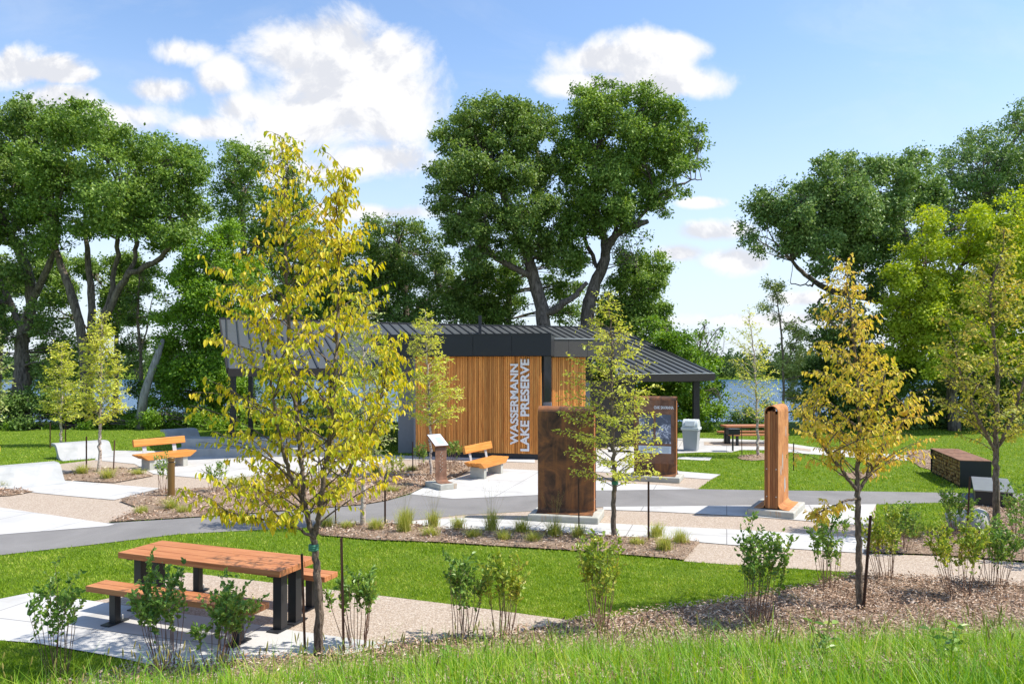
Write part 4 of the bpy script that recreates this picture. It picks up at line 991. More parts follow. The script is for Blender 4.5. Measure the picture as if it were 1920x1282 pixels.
shrub('shrub overlapping the low steel bench on its left', (1800, 1010), 915, 46, stems=11, nl=380, seed=74, bare=.25, L=.05)
shrub('thin shrub at the right edge beside the steel bench', (1908, 1012), 905, 34, 'l_shrub', stems=11, nl=200, seed=75, bare=.3)
shrub('shrub cut by the right edge of the photo', (1935, 1060), 930, 42, 'l_shrub', stems=11, nl=260, seed=76, bare=.3)
mg = 'shrubs in the far planting bed'
shrub('small shrub directly left of the brown bollard', (305, 928), 848, 24, stems=9, nl=170, seed=77, bare=.4, L=.055, fine=False, group=mg)
shrub('small shrub in the bark bed right of the brown bollard', (404, 926), 858, 22, stems=9, nl=140, seed=78, bare=.35, L=.055, fine=False, group=mg)
shrub('sparse reddish shrub left of the golden tree, in the far bed', (492, 945), 880, 26, 'l_shrub_y', stems=9, nl=70, seed=79, bare=.3, L=.05, fine=False, group=mg)
shrub('pale shrub to the right of the birch stem in the far bed', (742, 907), 845, 26, 'l_shrub_y', stems=9, nl=170, seed=80, bare=.2, L=.06, fine=False, group=mg)
shrub('shrub behind the reading panel, left of its post', (790, 886), 822, 17, 'l_shrub', stems=9, nl=170, seed=81, bare=.35, L=.06, fine=False, group=mg)
shrub('bright green shrub between the reading panel and the wooden bench', (847, 883), 823, 17, 'l_shrub', stems=9, nl=200, seed=82, bare=.35, L=.06, fine=False, group=mg)
shrub('low shrub among the stones right of the golden tree', (560, 930), 872, 24, 'l_shrub_y', stems=9, nl=80, seed=83, bare=.3, L=.05, fine=False, group=mg)
shrub('tiny young shrub behind the left wooden bench', (176*1.5, 846), 818, 10, 'l_shrub_y', stems=6, nl=60, seed=84, bare=.1, L=.08, fine=False, group=mg)
shrub('reddish shrub at the extreme left edge on the lawn', (-8, 868), 815, 16, 'l_orange', stems=8, nl=90, seed=85, bare=.2, L=.08, fine=False, group=mg)

def tuft(label, foot, h_px, w_px, seed, n=260, plume=False, group='dropseed grass tufts in the planting beds'):
    rng = np.random.default_rng(seed)
    base = G(*foot); k = base[1] / F
    base[2] += .03
    h = h_px * k; w = w_px * k
    P = rng.normal(size=(n, 3)) * [.06, .06, 0]
    h *= 1.2; w *= 1.2
    Hh = h * rng.uniform(.55, 1.05, n)
    V, Q = blades(P, Hh, np.full(n, .0032 * max(1, base[1] / 13)), rng.uniform(.1, 1.25, n) * w / h, rng)
    m = MB(); m.add(V, Q)
    o = m.build('dropseed_grass', M['g_tuft']); o.location = base
    if plume:
        for i in range(16):
            a = rng.uniform(0, 6.28); l = rng.uniform(.05, .28); q = np.array([math.cos(a) * l, math.sin(a) * l, h * rng.uniform(1.5, 2.3)])
            m2 = None
            V, Q = blades(np.zeros((1, 3)), np.array([q[2]]), np.array([.0012]), np.array([l / q[2]]), rng)
            # each stem ends in a fine airy panicle
            P2 = np.repeat(q[None] * .86, 10, 0) + rng.normal(size=(10, 3)) * [.02, .02, .05]
            V2, Q2 = leaf_geo(P2, rng.normal(size=(10, 3)) + [0, 0, 1], rng.normal(size=(10, 3)), .03, .003)
            mm = MB(); mm.tube([np.zeros(3), q * [.4, .4, .5], q * .95], [.0012, .001, .0008], 3, False); mm.add(V2, Q2)
            V = np.vstack(mm.V); 
            PL.append((mm, base))
    return tag(o, label, 'ornamental grass', group, 'thing')
PL = []
row = [(612, 990, 20, 26), (652, 992, 14, 20), (706, 995, 22, 24), (757, 1002, 40, 22), (762, 985, 30, 20), (808, 1008, 20, 20), (812, 990, 30, 22), (858, 994, 24, 24), (888, 1010, 18, 22), (922, 998, 38, 26), (945, 1015, 20, 20), (978, 1002, 28, 26), (1000, 1018, 20, 20), (1040, 1008, 32, 28), (1085, 1010, 26, 22), (1196, 1024, 14, 16), (1246, 1036, 30, 22), (1230, 1008, 26, 22), (1276, 1022, 26, 20)]
for i, (x, y, h, w) in enumerate(row):
    tuft('tuft of fine grass, %s from the left in the bark strip along the grey path' % (ORD[i] if i < 18 else 'last'), (x, y), h, w, 100 + i, plume=i in (3, 6, 9, 13))
far = [(95, 896, 20, 24, 'grass tuft at the right end of the white curved seat'), (153, 892, 20, 26, 'grass tuft left of the birch stem in the small bed'), (203, 900, 20, 26, 'grass tuft right of the birch stem, front of the small bed'), (260, 893, 12, 24, 'grass tuft at the right end of the small bed near the left bench'),
       (322, 958, 22, 28, 'yellow grass tuft just below the bollard foot'), (344, 964, 14, 14, 'little grass tuft right of the one below the bollard'), (265, 966, 14, 12, 'thin grass sprig at the left tip of the far bark bed'), (455, 917, 22, 28, 'darker grass tuft left of the golden tree crown in the far bed'), (434, 912, 14, 18, 'low grass tuft beside the pebble strip in the far bed'), (640, 930, 14, 18, 'grass tuft behind the thin stakes in the far bed'),
       (705, 888, 16, 22, 'grass tuft in the far bed near the wall corner'), (735, 925, 12, 18, 'small grass tuft near the second stake of the far bed'), (0, 916, 12, 18, 'grass tuft at the left edge by the curved seat'), (1712, 1012, 26, 34, 'wide yellow grass tuft at the lawn edge under a shrub'), (772, 886, 12, 16, 'grass tuft at the thin stake before the slatted wall'), (1480, 1130, 8, 8, 'small weed tuft on the bark right of the tallest shrub')]
for i, (x, y, h, w, lb) in enumerate(far): tuft(lb, (x, y), h * 1.15, w * 1.2, 140 + i, n=220)
if PL:
    m = MB()
    for mm, b in PL:
        V = np.vstack(mm.V) + b
        n0 = m.n; m.V.append(V); m.n += len(V)
        for f_ in mm.F: m.F.append(f_ + n0)
    tag(m.build('grass_plumes', M['g_seed']), 'airy seed plumes above the tufts by the path', kind='stuff')

def weed(label, foot, h_px, seed):
    rng = np.random.default_rng(seed); base = G(*foot); h = h_px * base[1] / F
    t = thing('broadleaf_weed', label, 'plant', base)
    w = MB(); LP = []; LD = []
    for i in range(3):
        a = i * 2.1 + rng.uniform(0, 1); e = np.array([math.cos(a) * h * .25, math.sin(a) * h * .25, h * rng.uniform(.75, 1)])
        w.tube([np.zeros(3), e * .5 + [0, 0, .02], e], [.005, .004, .002], 5)
        for u in np.linspace(.2, 1, 6):
            for s in (0, 3.14): LP.append(e * u); LD.append([math.cos(a + s + u * 3), math.sin(a + s + u * 3), .3])
    LP = np.array(LP); LD = np.array(LD); n = len(LP)
    V, Q = leaf_geo(LP, LD, rng.normal(size=(n, 3)) * .3 + [0, 0, 1], rng.uniform(.07, .12, n), .045, True)
    m = MB(); m.add(V, Q); m.build('foliage', M['l_shrub'], t); w.build('stems', M['g_tuft'], t)
weed('broad-leaved weed in the tall grass, lower right', (1545, 1262), 90, 1)
weed('broad-leaved weed at the right corner of the tall grass', (1775, 1268), 110, 2)
weed('small broad-leaved weed in the tall grass near the centre bottom', (845, 1268), 60, 3)

# ------------------------------------------------------------------ stakes
def stake(label, foot, top, w=3.2, Yadd=0.):
    b = G(*foot); e = W(top[0], top[1], b[1] + Yadd)
    t = MB(); r = max(.012, w / 2 / F * b[1])
    d = e - b
    # a T-shaped post: flange and web
    L = np.linalg.norm(d); ax = norm(d)
    t.box((0, 0, L / 2 - .04), (2 * r, r * .5, L + .08)); t.box((0, r * .55, L / 2 - .04), (r * .5, r * .9, L + .08))
    o = t.build('tree_stake', M['stake'])
    o.location = b; o.rotation_euler = Vector(ax).to_track_quat('Z', 'Y').to_euler()
    return tag(o, label, 'stake', 'steel stakes beside the young trees')
stake('rusty stake standing left of the golden tree trunk', (571, 1219), (565, 1038), 6)
stake('rusty stake standing right of the golden tree trunk', (644, 1240), (639, 1008), 6.5)
stake('leaning rusty stake right of the amber tree', (1619, 1150), (1633, 966), 6.5)
stake('thin stake at the right of the pale birch stem, behind the golden tree', (722, 985), (722, 894), 3.4)
stake('thin stake just left of the pale birch stem, behind the golden tree', (629, 982), (628, 922), 3.2)
stake('dark stake in front of the tall rusty panel', (1085, 1003), (1084, 897), 3.6)
stake('dark stake right of the lime birch', (1216, 1017), (1216, 902), 3.6)
stake('stake left of the birch by the curved concrete seat', (162, 882), (162, 818), 2.6)
stake('stake right of the birch by the curved concrete seat', (213, 886), (215, 825), 2.8)
stake('stake on the back lawn left of the smaller birch', (94, 840), (94, 792), 2)
stake('stake on the back lawn right of the smaller birch', (123, 834), (123, 795), 2)
stake('stake on the lawn left of the thin tree near the grill', (1391, 857), (1390, 800), 1.8)
stake('stake on the lawn right of the steel pillar sign', (1488, 882), (1488, 830), 2)
stake('thin stake behind the reading panel near the slatted wall', (774, 889), (774, 828), 2)
stake('thin stake in the far bed behind the golden tree', (598, 908), (597, 858), 2)
stake('dark stake left of the low steel bench', (1812, 1024), (1819, 893), 3.6)

# ------------------------------------------------------------------ furniture
def picnic_table(label, loc, rz, L=2.45, legs=True, top_w=.72):
    t = thing('picnic_table', label, 'picnic table', loc, rz, 'timber picnic tables')
    m = MB(); pw = top_w / 3
    for i in range(3): m.box((0, (i - 1) * pw, .725), (L, pw - .008, .075))
    m.build('tabletop', M['table_wood'], t, bevel=.006)
    for s in (-1, 1):
        m = MB()
        for i in range(2): m.box((.0, s * (.68) + (i - .5) * .15, .425), (L, .142, .07))
        m.build('seat', M['table_wood'], t, bevel=.006)
    for sx in (-1, 1):
        for sy in (-1, 1):
            m = MB(); m.box((sx * (L / 2 - .16), sy * .14, .345), (.12, .12, .685)); m.box((sx * (L / 2 - .16), sy * .15, .008), (.17, .28, .016))
            m.build('leg', M['black'], t, bevel=.004)
            m = MB(); m.box((sx * (L / 2 - .32), sy * .68, .195), (.1, .085, .388)); m.box((sx * (L / 2 - .32), sy * .68, .009), (.14, .30, .017))
            m.build('seat_leg', M['black'], t, bevel=.004)
            m = MB(); m.lathe([(.010, 0), (.010, .05), (.006, .055)], 6, (sx * (L / 2 - .32), sy * .68 + .11, .017)); m.build('bolt', M['galv'], t)
    m = MB()
    for sx in (-1, 1): m.box((sx * (L / 2 - .16), 0, .68), (.08, top_w - .06, .022))
    m.box((0, 0, .66), (L - .45, .05, .04))
    m.build('crossbar', M['black'], t)
    return t
def Pz(px, py, z):
    Y = (H - z) * F / (py - HY); return np.array([(px - CX) / F * Y, Y, z])
A, B, C_, D_ = Pz(222.7, 1036, .763), Pz(525, 1071.7, .763), Pz(586.7, 1047, .763), Pz(308, 1015, .763)
ctr = (A + B + C_ + D_) / 4; rz1 = math.atan2(B[1] - A[1], B[0] - A[0]); L1 = float(np.linalg.norm((B - A)[:2]))
picnic_table('big timber picnic table on the concrete pad in the foreground', (ctr[0], ctr[1], .016), rz1, L1)
g = G(1410, 832); picnic_table('distant picnic table by the lake next to the black grill', (g[0], g[1], .016), rad(4), 2.4)
g = G(1225, 838); picnic_table('picnic table under the shelter, seen between the sign and the bin', (g[0] , g[1] + 1.2, .016), rad(-10), 2.2)

def bench(label, loc, rz):
    t = thing('wooden_bench', label, 'bench', loc, rz, 'timber benches with thick planks')
    L = 1.85
    # seat planks with undercut ends
    for i, (y, w) in enumerate([(-.19, .17), (0, .17), (.19, .17)]):
        m = MB()
        m.prism([(-L/2, .45), (-L/2 + .02, .475), (L/2 - .02, .475), (L/2, .45), (L/2 - .22, .30 if i == 0 else .33), (-L/2 + .22, .30 if i == 0 else .33)][::-1], y - w / 2, y + w / 2, 'y')
        m.build('seat_plank', M['bench_wood'], t, bevel=.012)
    m = MB(); m.box((0, .30, .80), (L - .12, .085, .22), rx=rad(-12)); m.build('backrest', M['bench_wood'], t, bevel=.015)
    for s in (-1, 1):
        m = MB(); m.box((s * .56, 0, .155), (.16, .44, .31)); m.build('leg', M['plinth'], t, bevel=.008)  # darker concrete imitates shade on the leg fronts
        m = MB(); m.box((s * .50, .285, .57), (.13, .014, .46), rx=rad(-12)); m.build('back_bracket', M['galv'], t)
    return t
bench('wooden bench in front of the slatted wall, beside the reading panel', (-.72, 21.6, .016), math.atan2(.91, .41))
bench('wooden bench on the left plaza behind the brown bollard', (-10.85, 23.35, .016), math.atan2(.84, .54))

def lounge(label, px, py, ext, depth=.85, h=.52, loc_off=(0, 0), rz=math.atan2(.73, .68), L=2.4):
    g = G(px, py)
    t = thing('concrete_seat', label, 'concrete seat', (g[0], g[1], .0), rz, 'curved cast concrete seats')
    # side profile (y = depth, z); the slab rolls over at the back and runs down to the paving
    top = [(-.30, .02), (-.10, .035), (.06, .10), (.20, .24), (.30, .38), (.40, .475), (.54, .52), (.75, .525), (.95, .525)]
    bot = [(.95, .43), (.72, .43), (.58, .415), (.48, .36), (.38, .24), (.26, .10), (.16, .0), (-.30, .0)]
    f = h / .525
    poly = [(a, b * f) for a, b in top] + [(a, b * f) for a, b in bot]
    m = MB(); m.prism(poly[::-1], 0, L, 'x'); o = m.build('slab', M['cast'], t, bevel=.015)
    m = MB(); m.box((L / 2, .62, .215 * f), (L - .2, .14, .43 * f)); m.build('support', M['cast'], t)
    return t
lounge('curved concrete seat on the lawn edge behind the birch and stakes', 112, 863, 0, L=1.7)
lounge('white curved concrete seat cut off at the left edge', -22, 920, 0, L=1.75, rz=math.atan2(.73, .68))
lounge('curved concrete seat furthest back, beside the stepped seat wall', 318, 831, 0, L=1.35)

m = MB()
w0 = W(330, 856, 26.2); 
x0, x1 = w0[0], W(640, 856, 26.6)[0]
m.prism([(26.1, 0), (26.1, .30), (26.62, .30), (26.62, .60), (27.5, .60), (27.5, 0)][::-1], x0, x1, 'x')
o = m.build('stepped_seat_wall', M['cast'], bevel=.012); tag(o, 'two-tier concrete seat wall beside the pavilion, left half of the photo', 'seat wall')

m = MB(); g = G(321, 934); r = .082
t = thing('bollard', 'round brown bollard standing in the bark bed', 'bollard', g)
m.lathe([(r, -.05), (r, .86)], 24); m.build('post', M['bollard'], t, smooth=False)
m = MB(); m.lathe([(r * .8, .86), (r * .8, .885)], 24); m.build('light_slot', M['black'], t)
m = MB(); m.lathe([(r, .885), (r, .97), (r * .9, .985), (.01, .99)], 24); m.build('cap', M['bollard'], t)

# reading panel
rzp = math.atan2(.6, .8); g = G(826, 916)
t = thing('reading_panel', 'curved rusty steel stand holding a tilted information panel', 'information panel', (g[0], g[1] + .1, .016), rzp)
m = MB(); m.box((0, 0, .07), (.5, .78, .14)); m.build('plinth', M['plinth'], t, bevel=.012)
def sheet_profile(pts, th):
    P = np.array(pts, float); T = np.gradient(P, axis=0); T = norm(T); N = np.stack([-T[:, 1], T[:, 0]], -1)
    a = P + N * th / 2; b = P - N * th / 2
    return [tuple(q) for q in a] + [tuple(q) for q in b[::-1]]
pr = [(-.30, .15), (-.16, .15), (-.07, .165), (-.02, .20), (.0, .28)] + [(0, z) for z in np.linspace(.35, .9, 5)] + [(-.005, .98), (.015, 1.05), (.06, 1.12), (.12, 1.165), (.2, 1.22)]
m = MB(); m.prism(sheet_profile(pr, .014), -.17, .17, 'x'); m.build('stand', M['corten_mid'], t)
m = MB(); m.box((0, .16, 1.215), (.42, .52, .02), rx=rad(32)); m.build('panel_back', M['corten'], t)
m = MB(); m.box((0, .155, 1.228), (.39, .48, .008), rx=rad(32)); m.build('panel_face', M['paper'], t)
m = MB()
for i in range(7): m.box((.03, .0 + .045 * i * .85 - .0, 1.232 - .085 + .045 * i * .85 * .62), (.2, .012, .003), rx=rad(32))
m.build('print_lines', M['bin'], t)
rng = np.random.default_rng(5)
for i in range(12):
    z = .42 + .045 * i; x = (.045 if i % 2 else -.03) * (1 - abs(z - .66) * 1.6) + rng.normal() * .006; a = .8 if i % 2 else -.8
    m = MB(); m.prism([(x + q * math.cos(a) - w_ * math.sin(a), z + q * math.sin(a) + w_ * math.cos(a)) for q, w_ in ((-.022, 0), (0, .009), (.024, 0), (0, -.009))][::-1], -.0095, -.0085, 'y')
    m.build('leaf_cutout', M['plinth'], t)

def kiosk(label, loc, rz, kind):
    t = thing('steel_kiosk', label, 'sign', loc, rz, 'folded rusty steel signs on concrete plinths')
    m = MB(); m.box((0, 0, .075), (1.45, .95, .15)); m.build('plinth', M['plinth'], t, bevel=.025)
    w = 1.17; hz = 2.33; r = .135
    def face(sg):
        pts = [(sg * (r + .22), .155), (sg * (r + .10), .16), (sg * (r + .035), .185), (sg * r, .24), (sg * r, .5), (sg * r, 1.2), (sg * r, hz - r)]
        return pts
    arc = [(r * math.cos(a), hz - r + r * math.sin(a)) for a in np.linspace(0, math.pi, 13)]
    # front (-y) sheet, arc, back (+y) sheet as one folded plate
    pts = face(-1) + arc[::-1][1:-1] + face(1)[::-1]
    m = MB(); m.prism(sheet_profile(pts, .014), -w / 2, w / 2, 'x')
    m.build('folded_plate', M['corten_bright' if kind == 'end' else 'corten'], t)
    # timber infill at both ends
    for s in (-1, 1):
        m = MB()
        for i in range(5):
            x = (i - 2) * .052
            hh = hz - r + math.sqrt(max(0, (r - .02) ** 2 - x * x)) - .085
            m.box((s * (w / 2 - .055), x, (.17 + hh) / 2), (.09, .049, hh - .17))
        m.build('end_planks', M['plank_wood'], t, bevel=.003)
        for z in (.42, 1.0):
            for y in (-.095, .095):
                m = MB(); m.lathe([(.013, 0), (.013, .006)], 8, (0, 0, 0)); m.V[-1] = rot(m.V[-1], ry=rad(90 * s)) + [s * (w / 2 - .009), y, z]
                m.build('bolt', M['galv'], t)
    if kind == 'map':
        y = -r - .0075
        m = MB(); m.box((0, y - .003, 1.35), (w - .12, .008, 1.75)); m.build('display_board', M['corten_mid'], t)
        for (x, z, a, b, nm) in ((-.235, 1.43, .40, .80, 'photo_panel'), (.235, 1.43, .42, .80, 'map_panel')):
            m = MB(); m.box((x, y - .011, z), (a, .008, b)); m.build(nm, M['map'], t)
        m = MB(); m.box((0, y - .011, .86), (.90, .008, .20)); m.build('glare_text_panel', M['paper'], t)  # bright face also imitates glare off the panel glass
        m = MB()
        for i in range(3):
            for j in range(6): m.box((-.3 + i * .3, y - .0165, .93 - j * .028), (.22 - (j % 3) * .02, .002, .009))
        m.build('text_lines', M['bin'], t)
        text_part('OAK SAVANNA', t, (.25, y - .012, 2.03), (rad(90), 0, 0), .54, .088, M['letters'], 'lettering', .002, .02)
        text_part('LAKE', t, (.35, y - .0185, 1.5), (rad(90), 0, 0), .08, .016, M['letters'], 'map_lettering') if False else None
    if kind == 'end':
        m = MB(); rng = np.random.default_rng(8)
        for sg in (-1,):
            for (x, z, a, b) in ((.15, .62, .10, .20), (-.1, 1.12, .07, .22), (.28, 1.75, .05, .16), (-.3, .95, .05, .12)):
                n = 12; poly = []
                for i in range(n):
                    an = -i * 2 * math.pi / n; k = rng.uniform(.55, 1.1)
                    poly.append((x + a * k * math.cos(an), z + b * k * math.sin(an)))
                m.prism(poly, -r - .010, -r - .006, 'y')
        m.build('opening_light_plates', M['galv'], t)  # pale raised plates imitate light showing through torn holes
    return t

def text_part(s, parent, loc, rote, length, height, mat, name, ext=.002, bold=.0):
    cu = bpy.data.curves.new(name, 'FONT'); cu.body = s; cu.size = 1; cu.extrude = ext; cu.offset = bold; cu.align_x = 'CENTER'; cu.align_y = 'CENTER'
    cu.materials.append(mat)
    o = bpy.data.objects.new(name, cu); COL.objects.link(o); o.parent = parent
    bpy.context.view_layer.update()
    dx, dy = o.dimensions.x, o.dimensions.y
    dg = bpy.context.evaluated_depsgraph_get()
    me = bpy.data.meshes.new_from_object(o.evaluated_get(dg)); 
    o2 = bpy.data.objects.new(name, me); COL.objects.link(o2); o2.parent = parent
    bpy.data.objects.remove(o)
    vs = np.array([v.co[:] for v in me.vertices]); lo_ = vs.min(0); hi = vs.max(0)
    c = (lo_ + hi) / 2; c[2] = 0
    sc = np.array([length / (hi[0] - lo_[0]), height / (hi[1] - lo_[1]), 1])
    for v in me.vertices: v.co = Vector(((v.co.x - c[0]) * sc[0], (v.co.y - c[1]) * sc[1], v.co.z))
    o2.location = loc; o2.rotation_euler = rote
    return o2

kiosk('largest brown steel panel, blank back towards the camera, centre of the photo', (1.14, 15.52, .0), math.atan2(-.38, 1.43), 'blank')
kiosk('rusty steel sign carrying maps, headed OAK SAVANNA', (4.02, 20.9, .0), rad(-20), 'map')
kiosk('steel sign seen edge-on as a narrow timber-faced pillar', (5.76, 16.25, .0), rad(60), 'end')

# bin
g = G(1299, 846); t = thing('litter_bin', 'grey square litter bin with domed lid beside the shelter', 'litter bin', (g[0], g[1] + .25, .016), rad(-24))
m = MB(); a, b = .24, .29
m.add([(-a,-a,0),(a,-a,0),(a,a,0),(-a,a,0),(-b,-b,.78),(b,-b,.78),(b,b,.78),(-b,b,.78)], [(3,2,1,0),(4,5,6,7),(0,1,5,4),(1,2,6,5),(2,3,7,6),(3,0,4,7)]); m.build('body', M['bin'], t, bevel=.02)
m = MB(); m.box((0, 0, .825), (.66, .66, .10)); m.build('lid_rim', M['bin_lid'], t, bevel=.015)
arc = [(.29 * math.cos(q), .875 + .30 * math.sin(q)) for q in np.linspace(0, math.pi, 15)]
m = MB(); m.prism(arc[::-1], -.29, .29, 'x'); m.build('dome', M['bin_lid'], t, bevel=.02)
m = MB(); m.box((0, -.268, 1.02), (.36, .03, .2), rx=rad(-22)); m.build('flap', M['bin_lid'], t, bevel=.01)
m = MB()
for s in (-.1, .1): m.prism([(.297 * math.cos(q), .875 + .307 * math.sin(q)) for q in np.linspace(0, math.pi, 15)][::-1], s - .012, s + .012, 'x')
m.build('ribs', M['bin_lid'], t)
# grill
g = G(1374, 846); t = thing('park_grill', 'small black park grill on a single post', 'grill', g)
m = MB(); m.tube([(0, 0, -.05), (0, 0, .64)], [.035, .035], 8); m.build('post', M['black'], t)
m = MB()
m.box((0, 0, .65), (.42, .4, .02)); m.box((-.205, 0, .76), (.012, .4, .21)); m.box((.205, 0, .76), (.012, .4, .21)); m.box((0, .195, .76), (.40, .012, .21)); m.box((0, -.195, .74), (.40, .012, .16))
m.build('firebox', M['black'], t)
m = MB()
for i in range(9): m.box((-.18 + i * .045, 0, .845), (.01, .37, .01))
m.box((0, -.2, .86), (.40, .016, .016)); m.build('grate', M['galv'], t)

# firewood bench & low steel bench
pN = G(1800, 914); pF = G(1745, 885); d = norm((pF - pN)[:2]); rzw = math.atan2(d[1], d[0]) ; Lw = float(np.linalg.norm((pF - pN)[:2]))
t = thing('firewood_rack', 'long dark steel box packed with split logs, right side lawn', 'firewood rack', (pN[0], pN[1], 0), rzw)
wd = .72; hh = .70
m = MB(); m.box((0, -wd / 2, hh / 2), (.02, wd, hh)); m.box((Lw, -wd / 2, hh / 2), (.02, wd, hh)); m.box((Lw / 2, -wd / 2, .012), (Lw - .02, wd, .02)); m.box((Lw / 2, -wd / 2, hh / 2), (Lw - .022, .014, hh - .02)); m.build('side_plates', M['black'], t)
m = MB(); m.box((Lw / 2, -wd / 2, hh + .012), (Lw + .04, wd + .03, .022)); m.build('top_plate', M['corten_mid'], t)
for sg, nm in ((1, 'logs'), ):
    m = MB(); rng = np.random.default_rng(21); z = .05; 
    rows_ = 7
    for i in range(rows_):
        x = .06 + (i % 2) * .04
        while x < Lw - .08:
            r_ = rng.uniform(.032, .055); n = rng.integers(3, 7); a0 = rng.uniform(0, 6)
            poly = [(x + r_ * 1.1 * math.cos(a0 + k * 6.283 / n), .07 + i * .094 + r_ * math.sin(a0 + k * 6.283 / n)) for k in range(n)][::-1]
            m.prism(poly, -.30, -.02 + rng.uniform(-.02, .012), 'y'); x += r_ * 2 + .006
    M['logs'] = None
    tt_ = NT('log_ends'); gq = tt_.n('ShaderNodeNewGeometry').outputs['Random Per Island']; nz = tt_.noise(tt_.obj(), 40, 4)
    cc = tt_.ramp(gq, [(0, (.13, .07, .03)), (.3, (.33, .20, .08)), (.7, (.55, .38, .16)), (1, (.50, .25, .07))]); cc = tt_.mix(tt_.math('MULTIPLY', nz, .5), cc, (.15, .09, .04))
    M['logs'] = tt_.done(cc, .9, .1)
    m.build('split_logs', M['logs'], t); tag(t.children[-1], kind='stuff') if False else None
pN = G(1836, 952); rz2 = math.atan2(2.3, 1.35)
t = thing('steel_bench', 'low dark steel bench with worn grey top, beside the olive tree', 'bench', (pN[0] - .1, pN[1] , 0), rz2)
m = MB(); m.box((1.15, -.36, .19), (2.3, .70, .38)); m.build('box', M['black'], t, bevel=.004)
m = MB(); m.box((1.15, -.36, .40), (2.34, .76, .03)); m.build('top', M['steel_top'], t, bevel=.004)

def boulder(label, px, py, sx, sy, sz, seed):
    bm = bmesh.new(); bmesh.ops.create_icosphere(bm, subdivisions=3, radius=1)
    rng = np.random.default_rng(seed); pl = norm(rng.normal(size=(14, 3))); dd = rng.uniform(.62, .95, 14)
    for v in bm.verts:
        p = np.array(v.co); 
        for q, e in zip(pl, dd):
            s = p @ q
            if s > e: p = p - q * (s - e)
        v.co = p * [sx, sy, sz]
    me = bpy.data.meshes.new('boulder'); bm.to_mesh(me); bm.free(); me.materials.append(M['stone'])
    g = G(px, py); o = bpy.data.objects.new('boulder', me); COL.objects.link(o); o.location = (g[0], g[1] + sy * .6, sz * .45)
    tag(o, label, 'boulder')
boulder('pale flat-topped boulder half hidden by shrubs at the right', 1828, 1000, .46, .40, .36, 3)

